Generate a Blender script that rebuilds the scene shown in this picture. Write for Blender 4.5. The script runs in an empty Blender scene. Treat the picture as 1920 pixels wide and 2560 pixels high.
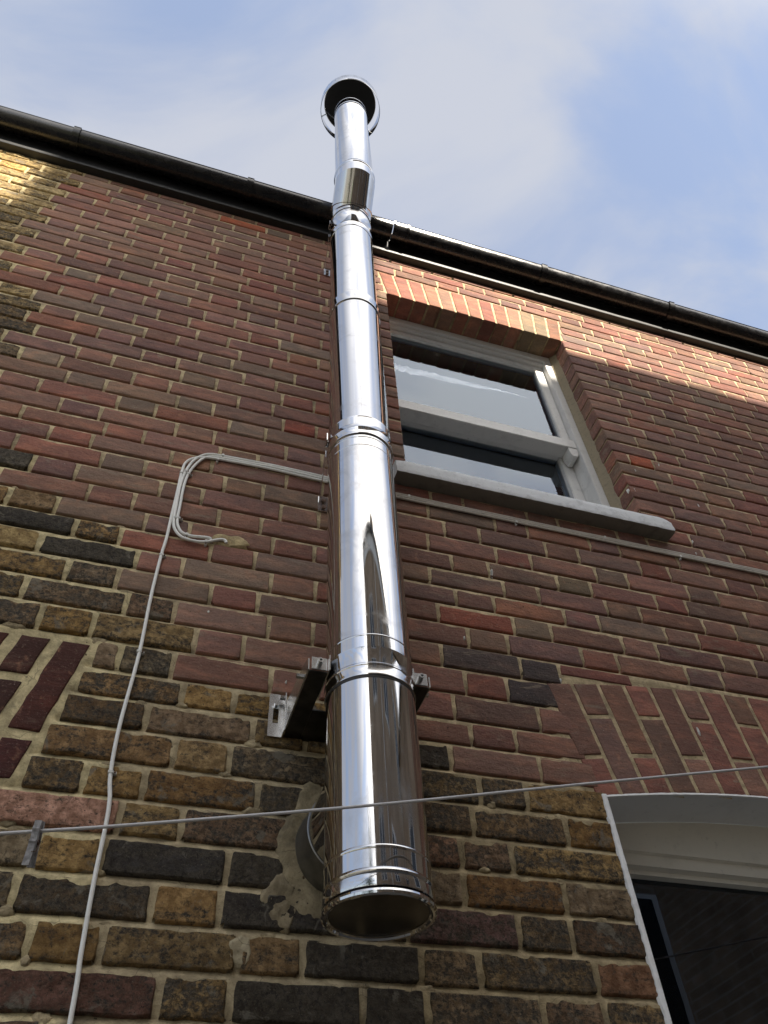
import bpy, bmesh, math, random
from math import radians, sin, cos, tan, pi, sqrt, atan2, hypot
from mathutils import Vector, Matrix, noise

SC = bpy.context.scene
COL = SC.collection
rng = random.Random(7)

# ------------------------------------------------------------------ camera
# wall face is the plane y = 0, x runs to the right along it, z up; ground z = 0
CAM = Vector((0.0, -1.46, 1.6))
FPX = 1950.0                                   # focal length in pixels of the 1920x2560 photo
AZ, EL, RO = radians(20.443), radians(49.444), radians(-4.249)
FWD = Vector((sin(AZ)*cos(EL), cos(AZ)*cos(EL), sin(EL)))
_r = Vector((cos(AZ), -sin(AZ), 0)); _u = _r.cross(FWD)
RGT = cos(RO)*_r + sin(RO)*_u
UPV = -sin(RO)*_r + cos(RO)*_u
cd = bpy.data.cameras.new('camera'); cam = bpy.data.objects.new('camera', cd); COL.objects.link(cam)
cd.sensor_fit = 'VERTICAL'; cd.sensor_height = 24.0; cd.lens = FPX/2560*24.0
cd.clip_start = 0.02; cd.clip_end = 6000
cam.matrix_world = Matrix(((RGT.x, UPV.x, -FWD.x, CAM.x), (RGT.y, UPV.y, -FWD.y, CAM.y), (RGT.z, UPV.z, -FWD.z, CAM.z), (0, 0, 0, 1)))
SC.camera = cam

# ------------------------------------------------------------------ light
SUN_AZ, SUN_EL = radians(12.0), radians(37.3)   # azimuth from -Y (behind the camera) towards +X
SUNV = Vector((sin(SUN_AZ)*cos(SUN_EL), -cos(SUN_AZ)*cos(SUN_EL), sin(SUN_EL)))
sd = bpy.data.lights.new('sun', 'SUN'); sd.energy = 5.0; sd.angle = radians(0.53); sd.color = (1.0, 0.91, 0.78)
sun = bpy.data.objects.new('sun', sd); COL.objects.link(sun)
sun.rotation_euler = SUNV.to_track_quat('Z', 'Y').to_euler(); sun.location = (2, -12, 14)

world = bpy.data.worlds.new('World'); SC.world = world; world.use_nodes = True
def build_world():
    nt = world.node_tree; nt.nodes.clear(); N = nt.nodes.new; L = nt.links.new
    out = N('ShaderNodeOutputWorld'); bg = N('ShaderNodeBackground'); bg2 = N('ShaderNodeBackground'); mix = N('ShaderNodeMixShader')
    sky = N('ShaderNodeTexSky'); sky.sky_type = 'NISHITA'; sky.sun_disc = False
    sky.sun_elevation = SUN_EL; sky.sun_rotation = math.atan2(SUNV.x, SUNV.y)
    sky.altitude = 50; sky.air_density = 1.0; sky.dust_density = 1.2; sky.ozone_density = 1.6
    bg.inputs[1].default_value = 0.13; L(sky.outputs[0], bg.inputs[0])
    tc = N('ShaderNodeTexCoord'); sep = N('ShaderNodeSeparateXYZ'); L(tc.outputs['Generated'], sep.inputs[0])
    mx = N('ShaderNodeMath'); mx.operation = 'MAXIMUM'; mx.inputs[1].default_value = 0.12; L(sep.outputs['Z'], mx.inputs[0])
    dx = N('ShaderNodeMath'); dx.operation = 'DIVIDE'; L(sep.outputs['X'], dx.inputs[0]); L(mx.outputs[0], dx.inputs[1])
    dy = N('ShaderNodeMath'); dy.operation = 'DIVIDE'; L(sep.outputs['Y'], dy.inputs[0]); L(mx.outputs[0], dy.inputs[1])
    cb = N('ShaderNodeCombineXYZ'); L(dx.outputs[0], cb.inputs[0]); L(dy.outputs[0], cb.inputs[1])
    mp = N('ShaderNodeMapping'); mp.inputs['Location'].default_value = (2.35, 0.9, 0); mp.inputs['Rotation'].default_value = (0, 0, 0.6); mp.inputs['Scale'].default_value = (1.5, 2.6, 1)
    L(cb.outputs[0], mp.inputs[0])
    n1 = N('ShaderNodeTexNoise'); n1.inputs['Scale'].default_value = 1.5; n1.inputs['Detail'].default_value = 7; n1.inputs['Roughness'].default_value = 0.52; n1.inputs['Distortion'].default_value = 0.5
    L(mp.outputs[0], n1.inputs['Vector'])
    mr = N('ShaderNodeMapRange'); mr.interpolation_type = 'SMOOTHSTEP'
    mr.inputs['From Min'].default_value = 0.34; mr.inputs['From Max'].default_value = 0.62; mr.inputs['To Min'].default_value = 0.34; mr.inputs['To Max'].default_value = 0.94
    L(n1.outputs['Fac'], mr.inputs['Value'])
    bg2.inputs[0].default_value = (0.83, 0.88, 1.0, 1)
    dt = N('ShaderNodeVectorMath'); dt.operation = 'DOT_PRODUCT'; L(tc.outputs['Generated'], dt.inputs[0]); dt.inputs[1].default_value = SUNV
    gl = N('ShaderNodeMapRange'); gl.interpolation_type = 'SMOOTHSTEP'; L(dt.outputs['Value'], gl.inputs['Value'])     # thin cloud is brighter towards the sun
    gl.inputs['From Min'].default_value = 0.58; gl.inputs['From Max'].default_value = 0.98; gl.inputs['To Min'].default_value = 0.0; gl.inputs['To Max'].default_value = 1.0
    st = N('ShaderNodeMapRange'); L(gl.outputs[0], st.inputs['Value']); st.inputs['To Min'].default_value = 0.295; st.inputs['To Max'].default_value = 1.25
    cm = N('ShaderNodeMix'); cm.data_type = 'RGBA'; L(gl.outputs[0], cm.inputs[0]); cm.inputs[6].default_value = (0.86, 0.895, 1.0, 1); cm.inputs[7].default_value = (1.0, 0.95, 0.87, 1); L(cm.outputs[2], bg2.inputs[0])
    L(st.outputs[0], bg2.inputs[1])
    L(mr.outputs[0], mix.inputs[0]); L(bg.outputs[0], mix.inputs[1]); L(bg2.outputs[0], mix.inputs[2]); L(mix.outputs[0], out.inputs[0])
build_world()
SC.view_settings.view_transform = 'Standard'; SC.view_settings.look = 'None'
SC.view_settings.exposure = 1.32; SC.view_settings.gamma = 1.0; SC.view_settings.use_curve_mapping = False
SC.render.engine = 'CYCLES'
SC.cycles.max_bounces = 8; SC.cycles.glossy_bounces = 5; SC.cycles.transparent_max_bounces = 8
SC.cycles.sample_clamp_indirect = 8.0

# ------------------------------------------------------------------ photo pixel -> place
def ray(px, py): return (px-960)*RGT - (py-1280)*UPV + FPX*FWD
def W(px, py, y=0.0):
    d = ray(px, py); t = (y-CAM.y)/d.y; return CAM + d*t
def Zm(k, x, y):
    s, ox, oy = {'L1': (.50633, 0, 560), 'L2': (.50633, 0, 860), 'L3': (.50633, 0, 1240), 'L4': (.50633, 0, 1640), 'L5': (.50633, 0, 2060),
                 'R6': (.55455, 1000, 1220), 'R7': (.55455, 1000, 1540), 'R8': (.434, 1000, 1960), 'A': (.3255, 1380, 740), 'B': (.31344, 920, 600),
                 'D': (.26522, 400, 1120), 'L7': (.28933, 0, 240), 'T': (.14467, 600, 540)}[k]
    p = W(ox+s*x, oy+s*y); return p.x, p.z
def pix(p):
    d = Vector(p)-CAM; f = d.dot(FWD)
    if f < .05: return None
    return 960+FPX*d.dot(RGT)/f, 1280-FPX*d.dot(UPV)/f

# ------------------------------------------------------------------ helpers
def lin(r, g, b):
    f = lambda c: (c/255/12.92) if c/255 <= .04045 else ((c/255+.055)/1.055)**2.4
    return (f(r), f(g), f(b))
def tag(o, label=None, cat=None, group=None, kind=None):
    if label: o['label'] = label
    if cat: o['category'] = cat
    if group: o['group'] = group
    if kind: o['kind'] = kind
    return o
def empty(name, loc=(0, 0, 0), parent=None):
    o = bpy.data.objects.new(name, None); COL.objects.link(o); o.location = loc; o.empty_display_size = .05
    if parent: o.parent = parent
    return o
def wloc(o):
    v = Vector(o.location)
    while o.parent: o = o.parent; v += Vector(o.location)
    return v
def link(name, me, mat, parent=None, origin=None):
    """mesh given in world coordinates; its origin is moved to origin (default: centre of its box)"""
    if origin is None:
        vs = [v.co for v in me.vertices]
        origin = Vector([(min(v[i] for v in vs)+max(v[i] for v in vs))/2 for i in range(3)])
    origin = Vector(origin)
    me.transform(Matrix.Translation(-origin))
    o = bpy.data.objects.new(name, me); COL.objects.link(o)
    if parent: o.parent = parent; o.location = origin-wloc(parent)
    else: o.location = origin
    if mat: me.materials.append(mat)
    return o
def mesh(name, verts, faces, smooth=True):
    me = bpy.data.meshes.new(name); me.from_pydata(verts, [], faces); me.update()
    if smooth: me.polygons.foreach_set('use_smooth', [True]*len(me.polygons))
    return me
def sharpen(me, ang=35):
    bm = bmesh.new(); bm.from_mesh(me)
    for e in bm.edges:
        e.smooth = not (len(e.link_faces) == 2 and e.calc_face_angle(0) > radians(ang))
    for f in bm.faces: f.smooth = True
    bm.to_mesh(me); bm.free(); return me
class MB:
    def __init__(s): s.v = []; s.f = []
    def add(s, vs, fs):
        n = len(s.v); s.v += [tuple(v) for v in vs]; s.f += [tuple(i+n for i in f) for f in fs]
    def box(s, a, b, m=None):
        x0, y0, z0 = a; x1, y1, z1 = b
        vs = [Vector(p) for p in ((x0, y0, z0), (x1, y0, z0), (x1, y1, z0), (x0, y1, z0), (x0, y0, z1), (x1, y0, z1), (x1, y1, z1), (x0, y1, z1))]
        if m: vs = [m @ v for v in vs]
        s.add(vs, [(0, 3, 2, 1), (4, 5, 6, 7), (0, 1, 5, 4), (1, 2, 6, 5), (2, 3, 7, 6), (3, 0, 4, 7)])
    def lathe(s, prof, c, axis=Vector((0, 0, 1)), seg=96, cap0=False, cap1=False):
        """prof: list of (radius, height along axis)"""
        axis = Vector(axis).normalized(); a = axis.orthogonal().normalized(); b = axis.cross(a); c = Vector(c); n = len(s.v)
        for r, h in prof:
            for i in range(seg):
                t = 2*pi*i/seg; s.v.append(tuple(c+axis*h+(a*cos(t)+b*sin(t))*r))
        for j in range(len(prof)-1):
            for i in range(seg):
                k = (i+1) % seg; s.f.append((n+j*seg+i, n+j*seg+k, n+(j+1)*seg+k, n+(j+1)*seg+i))
        if cap0: s.f.append(tuple(n+i for i in reversed(range(seg))))
        if cap1: s.f.append(tuple(n+(len(prof)-1)*seg+i for i in range(seg)))
    def tube(s, pts, r, seg=10, caps=True, rad=None):
        pts = [Vector(p) for p in pts]; n = len(s.v); prev = None
        for i, p in enumerate(pts):
            t = (pts[min(i+1, len(pts)-1)]-pts[max(i-1, 0)]).normalized()
            if prev is None: a = t.orthogonal().normalized()
            else: a = (prev-t*prev.dot(t)).normalized()
            prev = a; b = t.cross(a); rr = rad[i] if rad else r
            for k in range(seg):
                w = 2*pi*k/seg; s.v.append(tuple(p+(a*cos(w)+b*sin(w))*rr))
        for i in range(len(pts)-1):
            for k in range(seg):
                q = (k+1) % seg; s.f.append((n+i*seg+k, n+i*seg+q, n+(i+1)*seg+q, n+(i+1)*seg+k))
        if caps:
            s.f.append(tuple(n+k for k in reversed(range(seg)))); m_ = n+(len(pts)-1)*seg; s.f.append(tuple(m_+k for k in range(seg)))
    def build(s, name, mat, parent=None, ang=35, bevel=0, origin=None):
        me = mesh(name, s.v, s.f)
        if bevel:
            bm = bmesh.new(); bm.from_mesh(me)
            bmesh.ops.bevel(bm, geom=[e for e in bm.edges if len(e.link_faces) == 2 and e.calc_face_angle(0) > .6], offset=bevel, segments=2, affect='EDGES', clamp_overlap=True)
            bm.to_mesh(me); bm.free()
        sharpen(me, ang)
        return link(name, me, mat, parent, origin)
def smooth_path(pts, n=8):
    P = [Vector(p) for p in pts]; out = []
    for i in range(len(P)-1):
        p0, p1, p2, p3 = P[max(i-1, 0)], P[i], P[i+1], P[min(i+2, len(P)-1)]
        for k in range(n):
            t = k/n; out.append(.5*((2*p1)+(p2-p0)*t+(2*p0-5*p1+4*p2-p3)*t*t+(3*p1-p0-3*p2+p3)*t**3))
    out.append(P[-1]); return out

# ------------------------------------------------------------------ materials
class NT:
    def __init__(s, name):
        s.m = bpy.data.materials.new(name); s.m.use_nodes = True; s.t = s.m.node_tree
        s.b = s.t.nodes['Principled BSDF']; s.out = s.t.nodes['Material Output']
    def n(s, ty, **kw):
        nd = s.t.nodes.new(ty)
        for k, v in kw.items(): setattr(nd, k, v)
        return nd
    def l(s, a, b): s.t.links.new(a, b)
    def pos(s, off=None, scale=(1, 1, 1)):
        g = s.n('ShaderNodeNewGeometry').outputs['Position']
        if off is not None:
            a = s.n('ShaderNodeVectorMath', operation='ADD'); s.l(g, a.inputs[0]); s.l(off, a.inputs[1]); g = a.outputs[0]
        mp = s.n('ShaderNodeMapping'); mp.inputs['Scale'].default_value = scale; s.l(g, mp.inputs[0]); return mp.outputs[0]
    def noise(s, vec, scale, detail=4, rough=.55, dist=0.0):
        t = s.n('ShaderNodeTexNoise'); s.l(vec, t.inputs['Vector'])
        t.inputs['Scale'].default_value = scale; t.inputs['Detail'].default_value = detail; t.inputs['Roughness'].default_value = rough; t.inputs['Distortion'].default_value = dist
        return t.outputs['Fac']
    def ramp(s, v, a, b, lo=0.0, hi=1.0):
        r = s.n('ShaderNodeMapRange', interpolation_type='SMOOTHSTEP'); s.l(v, r.inputs['Value'])
        for k, x in zip(('From Min', 'From Max', 'To Min', 'To Max'), (a, b, lo, hi)):
            if isinstance(x, (int, float)): r.inputs[k].default_value = x
            else: s.l(x, r.inputs[k])
        return r.outputs[0]
    def mix(s, f, a, b, mode='MIX'):
        m = s.n('ShaderNodeMix', data_type='RGBA', blend_type=mode, clamp_factor=True)
        for i, x in ((0, f), (6, a), (7, b)):
            if isinstance(x, (int, float)): m.inputs[i].default_value = x
            elif isinstance(x, tuple): m.inputs[i].default_value = (*x[:3], 1)
            else: s.l(x, m.inputs[i])
        return m.outputs[2]
    def math(s, op, a, b=0.0):
        m = s.n('ShaderNodeMath', operation=op)
        for i, x in enumerate((a, b)):
            if isinstance(x, (int, float)): m.inputs[i].default_value = x
            else: s.l(x, m.inputs[i])
        return m.outputs[0]
    def bump(s, h, strength, dist, prev=None):
        b = s.n('ShaderNodeBump'); b.inputs['Strength'].default_value = strength; b.inputs['Distance'].default_value = dist
        s.l(h, b.inputs['Height'])
        if prev is not None: s.l(prev, b.inputs['Normal'])
        return b.outputs[0]
    def set(s, **kw):
        for k, v in kw.items():
            i = s.b.inputs[k]
            if isinstance(v, (int, float)): i.default_value = v
            elif isinstance(v, tuple): i.default_value = (*v[:3], 1)
            else: s.l(v, i)
        return s
def plain(name, col, rough=.6, metal=0.0, var=.0, scale=30, bump=0.0, spec=.5, bdist=.001):
    t = NT(name); p = t.pos(); c = col
    if var:
        n = t.noise(p, scale, 5, .6); c = t.mix(t.ramp(n, .3, .7), tuple(x*(1-var) for x in col), tuple(min(1, x*(1+var)) for x in col))
    t.set(**{'Base Color': c, 'Roughness': rough, 'Metallic': metal, 'Specular IOR Level': spec})
    if bump: t.set(Normal=t.bump(t.noise(p, scale*4, 4), bump, bdist))
    return t.m
def brick_mat(name, stock):
    t = NT(name)
    at = t.n('ShaderNodeAttribute', attribute_name='bcol'); col = at.outputs['Color']; rnd = at.outputs['Alpha']
    off = t.n('ShaderNodeCombineXYZ'); r37 = t.math('MULTIPLY', rnd, 37.0); t.l(r37, off.inputs[0]); t.l(t.math('MULTIPLY', rnd, 91.0), off.inputs[2])
    p = t.pos(off.outputs[0]); ps = t.pos(off.outputs[0], (.5, 1, 1.6)); pw = t.pos()
    if stock:
        big = t.noise(ps, 24, 7, .74, .7); fine = t.noise(p, 95, 9, .78, .4)
        mixn = t.math('ADD', t.math('MULTIPLY', big, .45), t.math('MULTIPLY', fine, .55))
        thr = t.ramp(rnd, 0, 1, .445, .53)
        hi = t.math('ADD', thr, .065)
        m1 = t.ramp(mixn, t.math('SUBTRACT', thr, .05), hi)          # 1 = bare clay, 0 = soot crust
        bare = t.mix(t.ramp(t.noise(p, 42, 5, .65), .38, .68), t.mix(1.0, col, (.50, .46, .42), 'MULTIPLY'), col)
        soot = t.mix(t.ramp(fine, .36, .64), (.036, .031, .026), (.13, .107, .076)); soot = t.mix(t.ramp(t.noise(p, 48, 6, .7, .5), .46, .62, 0, .65), soot, t.mix(1.0, col, (.36, .32, .27), 'MULTIPLY'))
        c = t.mix(m1, soot, bare)
        sm = t.ramp(t.noise(p, 17, 6, .62, .8), .585, .66)              # cement smears
        c = t.mix(t.math('MULTIPLY', sm, .72), c, (.20, .18, .14))
        pit = t.ramp(t.noise(p, 150, 3, .5), .66, .72)
        c = t.mix(t.math('MULTIPLY', pit, .75), c, (.02, .017, .014))
        cr = t.ramp(t.noise(p, 420, 2), .62, .75)
        c = t.mix(t.math('MULTIPLY', cr, .35), c, (.36, .30, .2))
        nb = t.bump(t.noise(p, 28, 6, .65), 1.0, .010); nb = t.bump(fine, 1.0, .006, nb); nb = t.bump(pit, -.6, .003, nb); nb = t.bump(t.noise(p, 450, 3), .5, .001, nb)
        t.set(**{'Base Color': c, 'Roughness': .92, 'Specular IOR Level': .25, 'Normal': nb})
    else:
        big = t.noise(ps, 14, 7, .68, .6); med = t.noise(ps, 60, 8, .75)
        c = t.mix(t.ramp(big, .42, .75), t.mix(1.0, col, (.66, .65, .66), 'MULTIPLY'), t.mix(1.0, col, (1.22, 1.06, .95), 'MULTIPLY'))
        gr = t.ramp(t.noise(ps, 22, 6, .65, .7), .54, .70)
        c = t.mix(t.math('MULTIPLY', gr, t.ramp(rnd, .1, 1, .15, .7)), c, (.27, .215, .155))
        rd = t.ramp(t.noise(p, 30, 5, .6, .4), .56, .72)
        c = t.mix(t.math('MULTIPLY', rd, t.ramp(rnd, 0, .8, .55, .05)), c, (.44, .22, .13))
        c = t.mix(t.math('MULTIPLY', t.ramp(med, .48, .70), .42), c, t.mix(1.0, c, (.55, .52, .52), 'MULTIPLY'))
        dk = t.ramp(t.noise(pw, 2.6, 6, .62, .3), .52, .72)          # long weather stains
        c = t.mix(t.math('MULTIPLY', dk, .26), c, (.06, .05, .043))
        pit = t.ramp(t.noise(p, 130, 2, .5), .70, .745)
        c = t.mix(t.math('MULTIPLY', pit, .8), c, (.02, .014, .012))
        sk = t.ramp(t.noise(p, 190, 5, .7), .50, .66); c = t.mix(t.math('MULTIPLY', sk, .45), c, t.mix(1.0, c, (.52, .48, .46), 'MULTIPLY'))
        lk = t.ramp(t.noise(p, 165, 4, .65, .5), .56, .70); c = t.mix(t.math('MULTIPLY', lk, .32), c, (.34, .27, .2))
        sp = t.ramp(t.noise(p, 210, 1, .5), .765, .80)
        c = t.mix(t.math('MULTIPLY', sp, .6), c, (.55, .5, .44))
        nb = t.bump(t.noise(p, 40, 6, .62), .8, .005); nb = t.bump(med, .8, .004, nb); nb = t.bump(pit, -.8, .002, nb); nb = t.bump(t.noise(p, 480, 3), .55, .0012, nb)
        t.set(**{'Base Color': c, 'Roughness': .86, 'Specular IOR Level': .3, 'Normal': nb})
    return t.m
def mortar_mat():
    t = NT('mortar'); at = t.n('ShaderNodeAttribute', attribute_name='bcol'); col = at.outputs['Color']; p = t.pos()
    n1 = t.noise(p, 26, 6, .65, .3); n2 = t.noise(p, 210, 4, .65)
    c = t.mix(t.ramp(n1, .35, .68), t.mix(1.0, col, (.62, .60, .57), 'MULTIPLY'), t.mix(1.0, col, (1.12, 1.1, 1.05), 'MULTIPLY'))
    c = t.mix(t.math('MULTIPLY', t.ramp(n2, .52, .72), .5), c, t.mix(1.0, c, (.45, .42, .38), 'MULTIPLY'))
    dk = t.ramp(t.noise(p, 9, 7, .7, .6), .52, .68); c = t.mix(t.math('MULTIPLY', dk, .5), c, (.075, .066, .05))
    vo = t.n('ShaderNodeTexVoronoi', feature='DISTANCE_TO_EDGE'); vo.inputs['Scale'].default_value = 11
    wp = t.n('ShaderNodeVectorMath', operation='ADD'); t.l(p, wp.inputs[0]); nv = t.n('ShaderNodeTexNoise'); nv.inputs['Scale'].default_value = 40; t.l(p, nv.inputs['Vector'])
    sc_ = t.n('ShaderNodeVectorMath', operation='SCALE'); sc_.inputs['Scale'].default_value = .02; t.l(nv.outputs['Color'], sc_.inputs[0]); t.l(sc_.outputs[0], wp.inputs[1]); t.l(wp.outputs[0], vo.inputs['Vector'])
    crk = t.math('MULTIPLY', t.ramp(vo.outputs['Distance'], .004, .011, 1, 0), t.ramp(t.noise(p, 5, 3), .45, .6)); c = t.mix(t.math('MULTIPLY', crk, .4), c, (.03, .025, .02))
    hole = t.ramp(t.noise(p, 60, 2, .5), .72, .75); c = t.mix(t.math('MULTIPLY', hole, .75), c, (.02, .016, .012))
    nb = t.bump(n1, .7, .004); nb = t.bump(n2, .8, .002, nb); nb = t.bump(t.noise(p, 620, 2), .7, .001, nb); nb = t.bump(hole, -.7, .004, nb)
    t.set(**{'Base Color': c, 'Roughness': .95, 'Specular IOR Level': .2, 'Normal': nb}); return t.m
M = {}
M['red'] = brick_mat('red_brick_clay', False); M['stock'] = brick_mat('sooty_stock_brick', True); M['mortar'] = mortar_mat()
def steel_mat():
    t = NT('polished_stainless'); p = t.pos(None, (60, 60, 1.2)); q = t.pos(None, (9, 9, 3)); f = t.pos()
    streak = t.noise(p, 1.0, 4, .6); wob = t.noise(q, 1.0, 2, .5); dirt = t.noise(f, 9, 6, .65, .6)
    c = t.mix(t.ramp(dirt, .5, .75), (.55, .545, .54), (.46, .45, .435))
    rg = t.math('ADD', t.ramp(streak, .35, .75, .03, .10), t.math('MULTIPLY', t.ramp(dirt, .50, .70), .16))
    nb = t.bump(wob, .02, .01); nb = t.bump(streak, .02, .0004, nb)
    t.set(**{'Base Color': c, 'Metallic': 1.0, 'Roughness': rg, 'Normal': nb}); return t.m
M['steel'] = steel_mat()
M['steel_dull'] = plain('brushed_steel', (.62, .62, .61), .24, 1.0, .12, 60)
M['steel_dark'] = plain('dark_joint', (.05, .045, .04), .5, .6)
M['cap_under'] = plain('black_cap_metal', (.012, .012, .012), .7, .2)  # near-black, for the cap's lower face and its struts
def gutter_mat():
    t = NT('black_gutter_plastic'); p = t.pos(None, (.6, 1, 1)); d = t.noise(p, 30, 6, .7, .3); s = t.ramp(t.noise(p, 260, 2), .70, .78)
    c = t.mix(t.math('MULTIPLY', t.ramp(d, .45, .75), .5), (.006, .006, .007), (.020, .019, .018)); c = t.mix(t.math('MULTIPLY', s, .5), c, (.06, .055, .05))
    t.set(**{'Base Color': c, 'Roughness': t.ramp(d, .35, .7, .20, .36), 'Specular IOR Level': .5, 'Normal': t.bump(t.noise(p, 18, 3), .12, .004)}); return t.m
M['gutter'] = gutter_mat()
M['fascia'] = plain('black_gloss_paint', (.006, .006, .006), .5, 0, .4, 25, .3)
def paint_mat(name, col, scale, wear, bumpd, rough=.5):
    t = NT(name); p = t.pos(); n = t.noise(p, scale, 7, .68, .4); n2 = t.noise(p, scale*6, 5, .6)
    c = t.mix(t.math('MULTIPLY', t.ramp(n, .48, .72), wear), col, tuple(x*.45 for x in col)); c = t.mix(t.math('MULTIPLY', t.ramp(n2, .60, .72), wear), c, (.14, .125, .10))
    nb = t.bump(n, .6, bumpd); nb = t.bump(n2, .6, bumpd*.4, nb)
    t.set(**{'Base Color': c, 'Roughness': rough, 'Normal': nb}); return t.m
M['sill'] = paint_mat('painted_stone_sill', (.72, .73, .73), 26, .40, .005, .8)
M['white'] = paint_mat('weathered_white_gloss', (.68, .67, .64), 14, .28, .0012, .42)
M['masonry_white'] = paint_mat('white_masonry_paint', (.88, .88, .87), 40, .10, .003, .7)
M['cream'] = paint_mat('cream_board', (.74, .70, .60), 8, .2, .001, .6)
M['soffit'] = paint_mat('painted_soffit', (.80, .80, .78), 10, .15, .001, .75)
M['fillet'] = paint_mat('sand_mastic', (.30, .25, .165), 60, .5, .004, .95)
def glass_mat():
    t = NT('window_glass'); g = t.n('ShaderNodeBsdfGlossy'); g.inputs['Roughness'].default_value = .004; g.inputs['Color'].default_value = (.76, .86, 1, 1)
    tr = t.n('ShaderNodeBsdfTransparent'); tr.inputs['Color'].default_value = (.80, .86, .84, 1); fr = t.n('ShaderNodeFresnel'); fr.inputs['IOR'].default_value = 1.95
    nb = t.bump(t.noise(t.pos(), 2.2, 2), .02, .02); t.l(nb, fr.inputs['Normal']); t.l(nb, g.inputs['Normal'])
    df = t.n('ShaderNodeBsdfDiffuse'); df.inputs['Color'].default_value = (.35, .34, .32, 1)
    m = t.n('ShaderNodeMixShader'); t.l(fr.outputs[0], m.inputs[0]); t.l(tr.outputs[0], m.inputs[1]); t.l(g.outputs[0], m.inputs[2])
    m2 = t.n('ShaderNodeMixShader'); d = t.ramp(t.noise(t.pos(None, (1, 1, .35)), 38, 6, .7, .6), .56, .80, .004, .06); t.l(d, m2.inputs[0]); t.l(m.outputs[0], m2.inputs[1]); t.l(df.outputs[0], m2.inputs[2])
    t.l(m2.outputs[0], t.out.inputs[0]); return t.m
M['glass'] = glass_mat()
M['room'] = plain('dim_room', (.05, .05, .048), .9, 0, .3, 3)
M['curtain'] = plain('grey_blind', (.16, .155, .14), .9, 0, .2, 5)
M['cable'] = paint_mat('white_cable_sheath', (.82, .81, .76), 45, .16, .0003, .42)
M['cable_brown'] = paint_mat('grubby_cable_sheath', (.55, .50, .43), 45, .35, .0003, .5)
M['clip'] = plain('white_clip', (.62, .61, .57), .5, 0, .2, 90)
M['nail'] = plain('rusty_nail', (.16, .10, .07), .6, .6, .3, 200)
M['line'] = paint_mat('grey_clothes_line', (.58, .565, .56), 120, .3, .0004, .5)
M['peg'] = plain('weathered_peg_wood', (.30, .29, .285), .85, 0, .35, 120, .6)
M['concrete'] = paint_mat('cement_render', (.22, .20, .155), 20, .6, .004, .95)
M['foil'] = plain('dull_rosette_steel', (.22, .22, .215), .42, 1.0, .25, 18)

# ------------------------------------------------------------------ the setting
gm = NT('garden_ground'); _p = gm.pos(); gm.set(**{'Base Color': gm.mix(gm.ramp(gm.noise(_p, .12, 4, .5), .36, .46), gm.mix(gm.ramp(gm.noise(_p, 6, 5), .3, .7), (.05, .08, .026), (.085, .12, .04)), (.16, .15, .13)), 'Roughness': .95})
g = MB(); g.add([(-600, -600, 0), (600, -600, 0), (600, 600, 0), (-600, 600, 0)], [(0, 1, 2, 3)])
tag(g.build('ground', gm.m), kind='structure')

# ------------------------------------------------------------------ the house: courses and bricks
BED = [2.108, 2.180, 2.254, 2.329, 2.402, 2.4765, 2.554, 2.626, 2.6945, 2.773, 2.853, 2.930, 3.005, 3.078, 3.148, 3.219, 3.291, 3.367, 3.443, 3.5125,
       3.582, 3.658, 3.733, 3.807, 3.885, 3.962, 4.037, 4.110, 4.185, 4.262, 4.340, 4.418, 4.496, 4.574, 4.652, 4.728, 4.804, 4.879, 4.955, 5.032, 5.109, 5.184, 5.257, 5.331, 5.405, 5.478]
while BED[0] > .05: BED.insert(0, BED[0]-.0738)
I0 = BED.index(3.005)                       # even course: header starts at -.125 + n*.343
WX0, WX1, WTOP = -2.3, 3.6, 5.447
WIN = (.637, 1.543, 3.640, 5.022)           # upper window opening
ARCH_T = 5.250
DCX, DR, DZC = 1.70, 3.70, 2.594-3.70       # segmental arch over the lower opening
DX0, DX1, DSILL = 1.050, 2.350, .95
def door_in(x): return DZC+sqrt(max(0, DR*DR-(x-DCX)**2))
def door_ext(x): return DZC+sqrt(max(0, (DR+.328)**2-(x-DCX)**2))
def skew_l(z): return DX0-(z-2.537)*.178 if z > 2.537 else DX0
def lskew(z): return -.228+(z-2.41)*.206          # right end of the left-hand flat arch
LA0, LA1, LAX = 2.406, 2.771, -1.5
def red_start(z):
    """left limit of the red facing bricks left of the flue"""
    pts = [(2.6945, .02), (2.773, -.05), (2.853, -.05), (2.93, -.16), (3.005, -.10), (3.078, -.17), (3.148, -.30), (3.219, -.47), (3.291, -.45), (3.367, -.60), (3.443, -.62), (4.15, -.75), (4.25, -.81), (6, -.81)]
    r = 9
    for a, b in pts:
        if z >= a-.001: r = b
    return r
def kind_at(x, z):
    if x < .45: return 'red' if x > red_start(z) else 'stock'
    return 'red' if z > 2.55 else 'stock'
RED = [((160, 120, 104), 6), ((151, 113, 100), 5), ((168, 127, 108), 3), ((156, 124, 105), 3), ((163, 111, 95), 3), ((144, 112, 101), 3), ((160, 134, 113), 1), ((172, 123, 101), 2), ((148, 125, 108), 2)]
STK = [((178, 147, 102), 5), ((166, 139, 100), 5), ((186, 152, 98), 3), ((158, 132, 102), 4), ((160, 122, 94), 1), ((160, 140, 110), 4)]
def pick(P):
    w = rng.random()*sum(b for a, b in P)
    for a, b in P:
        w -= b
        if w <= 0: break
    d = rng.uniform(-11, 9); return [max(5, min(250, c+d+rng.uniform(-2.5, 2.5))) for c in a]
OV = []                                           # bricks that stand out: (x, z, rgb, kind, rnd)
def ov(k, x, y, rgb, kind='red', r=.0):
    a, b = Zm(k, x, y); OV.append((a, b, rgb, kind, r))
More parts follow.
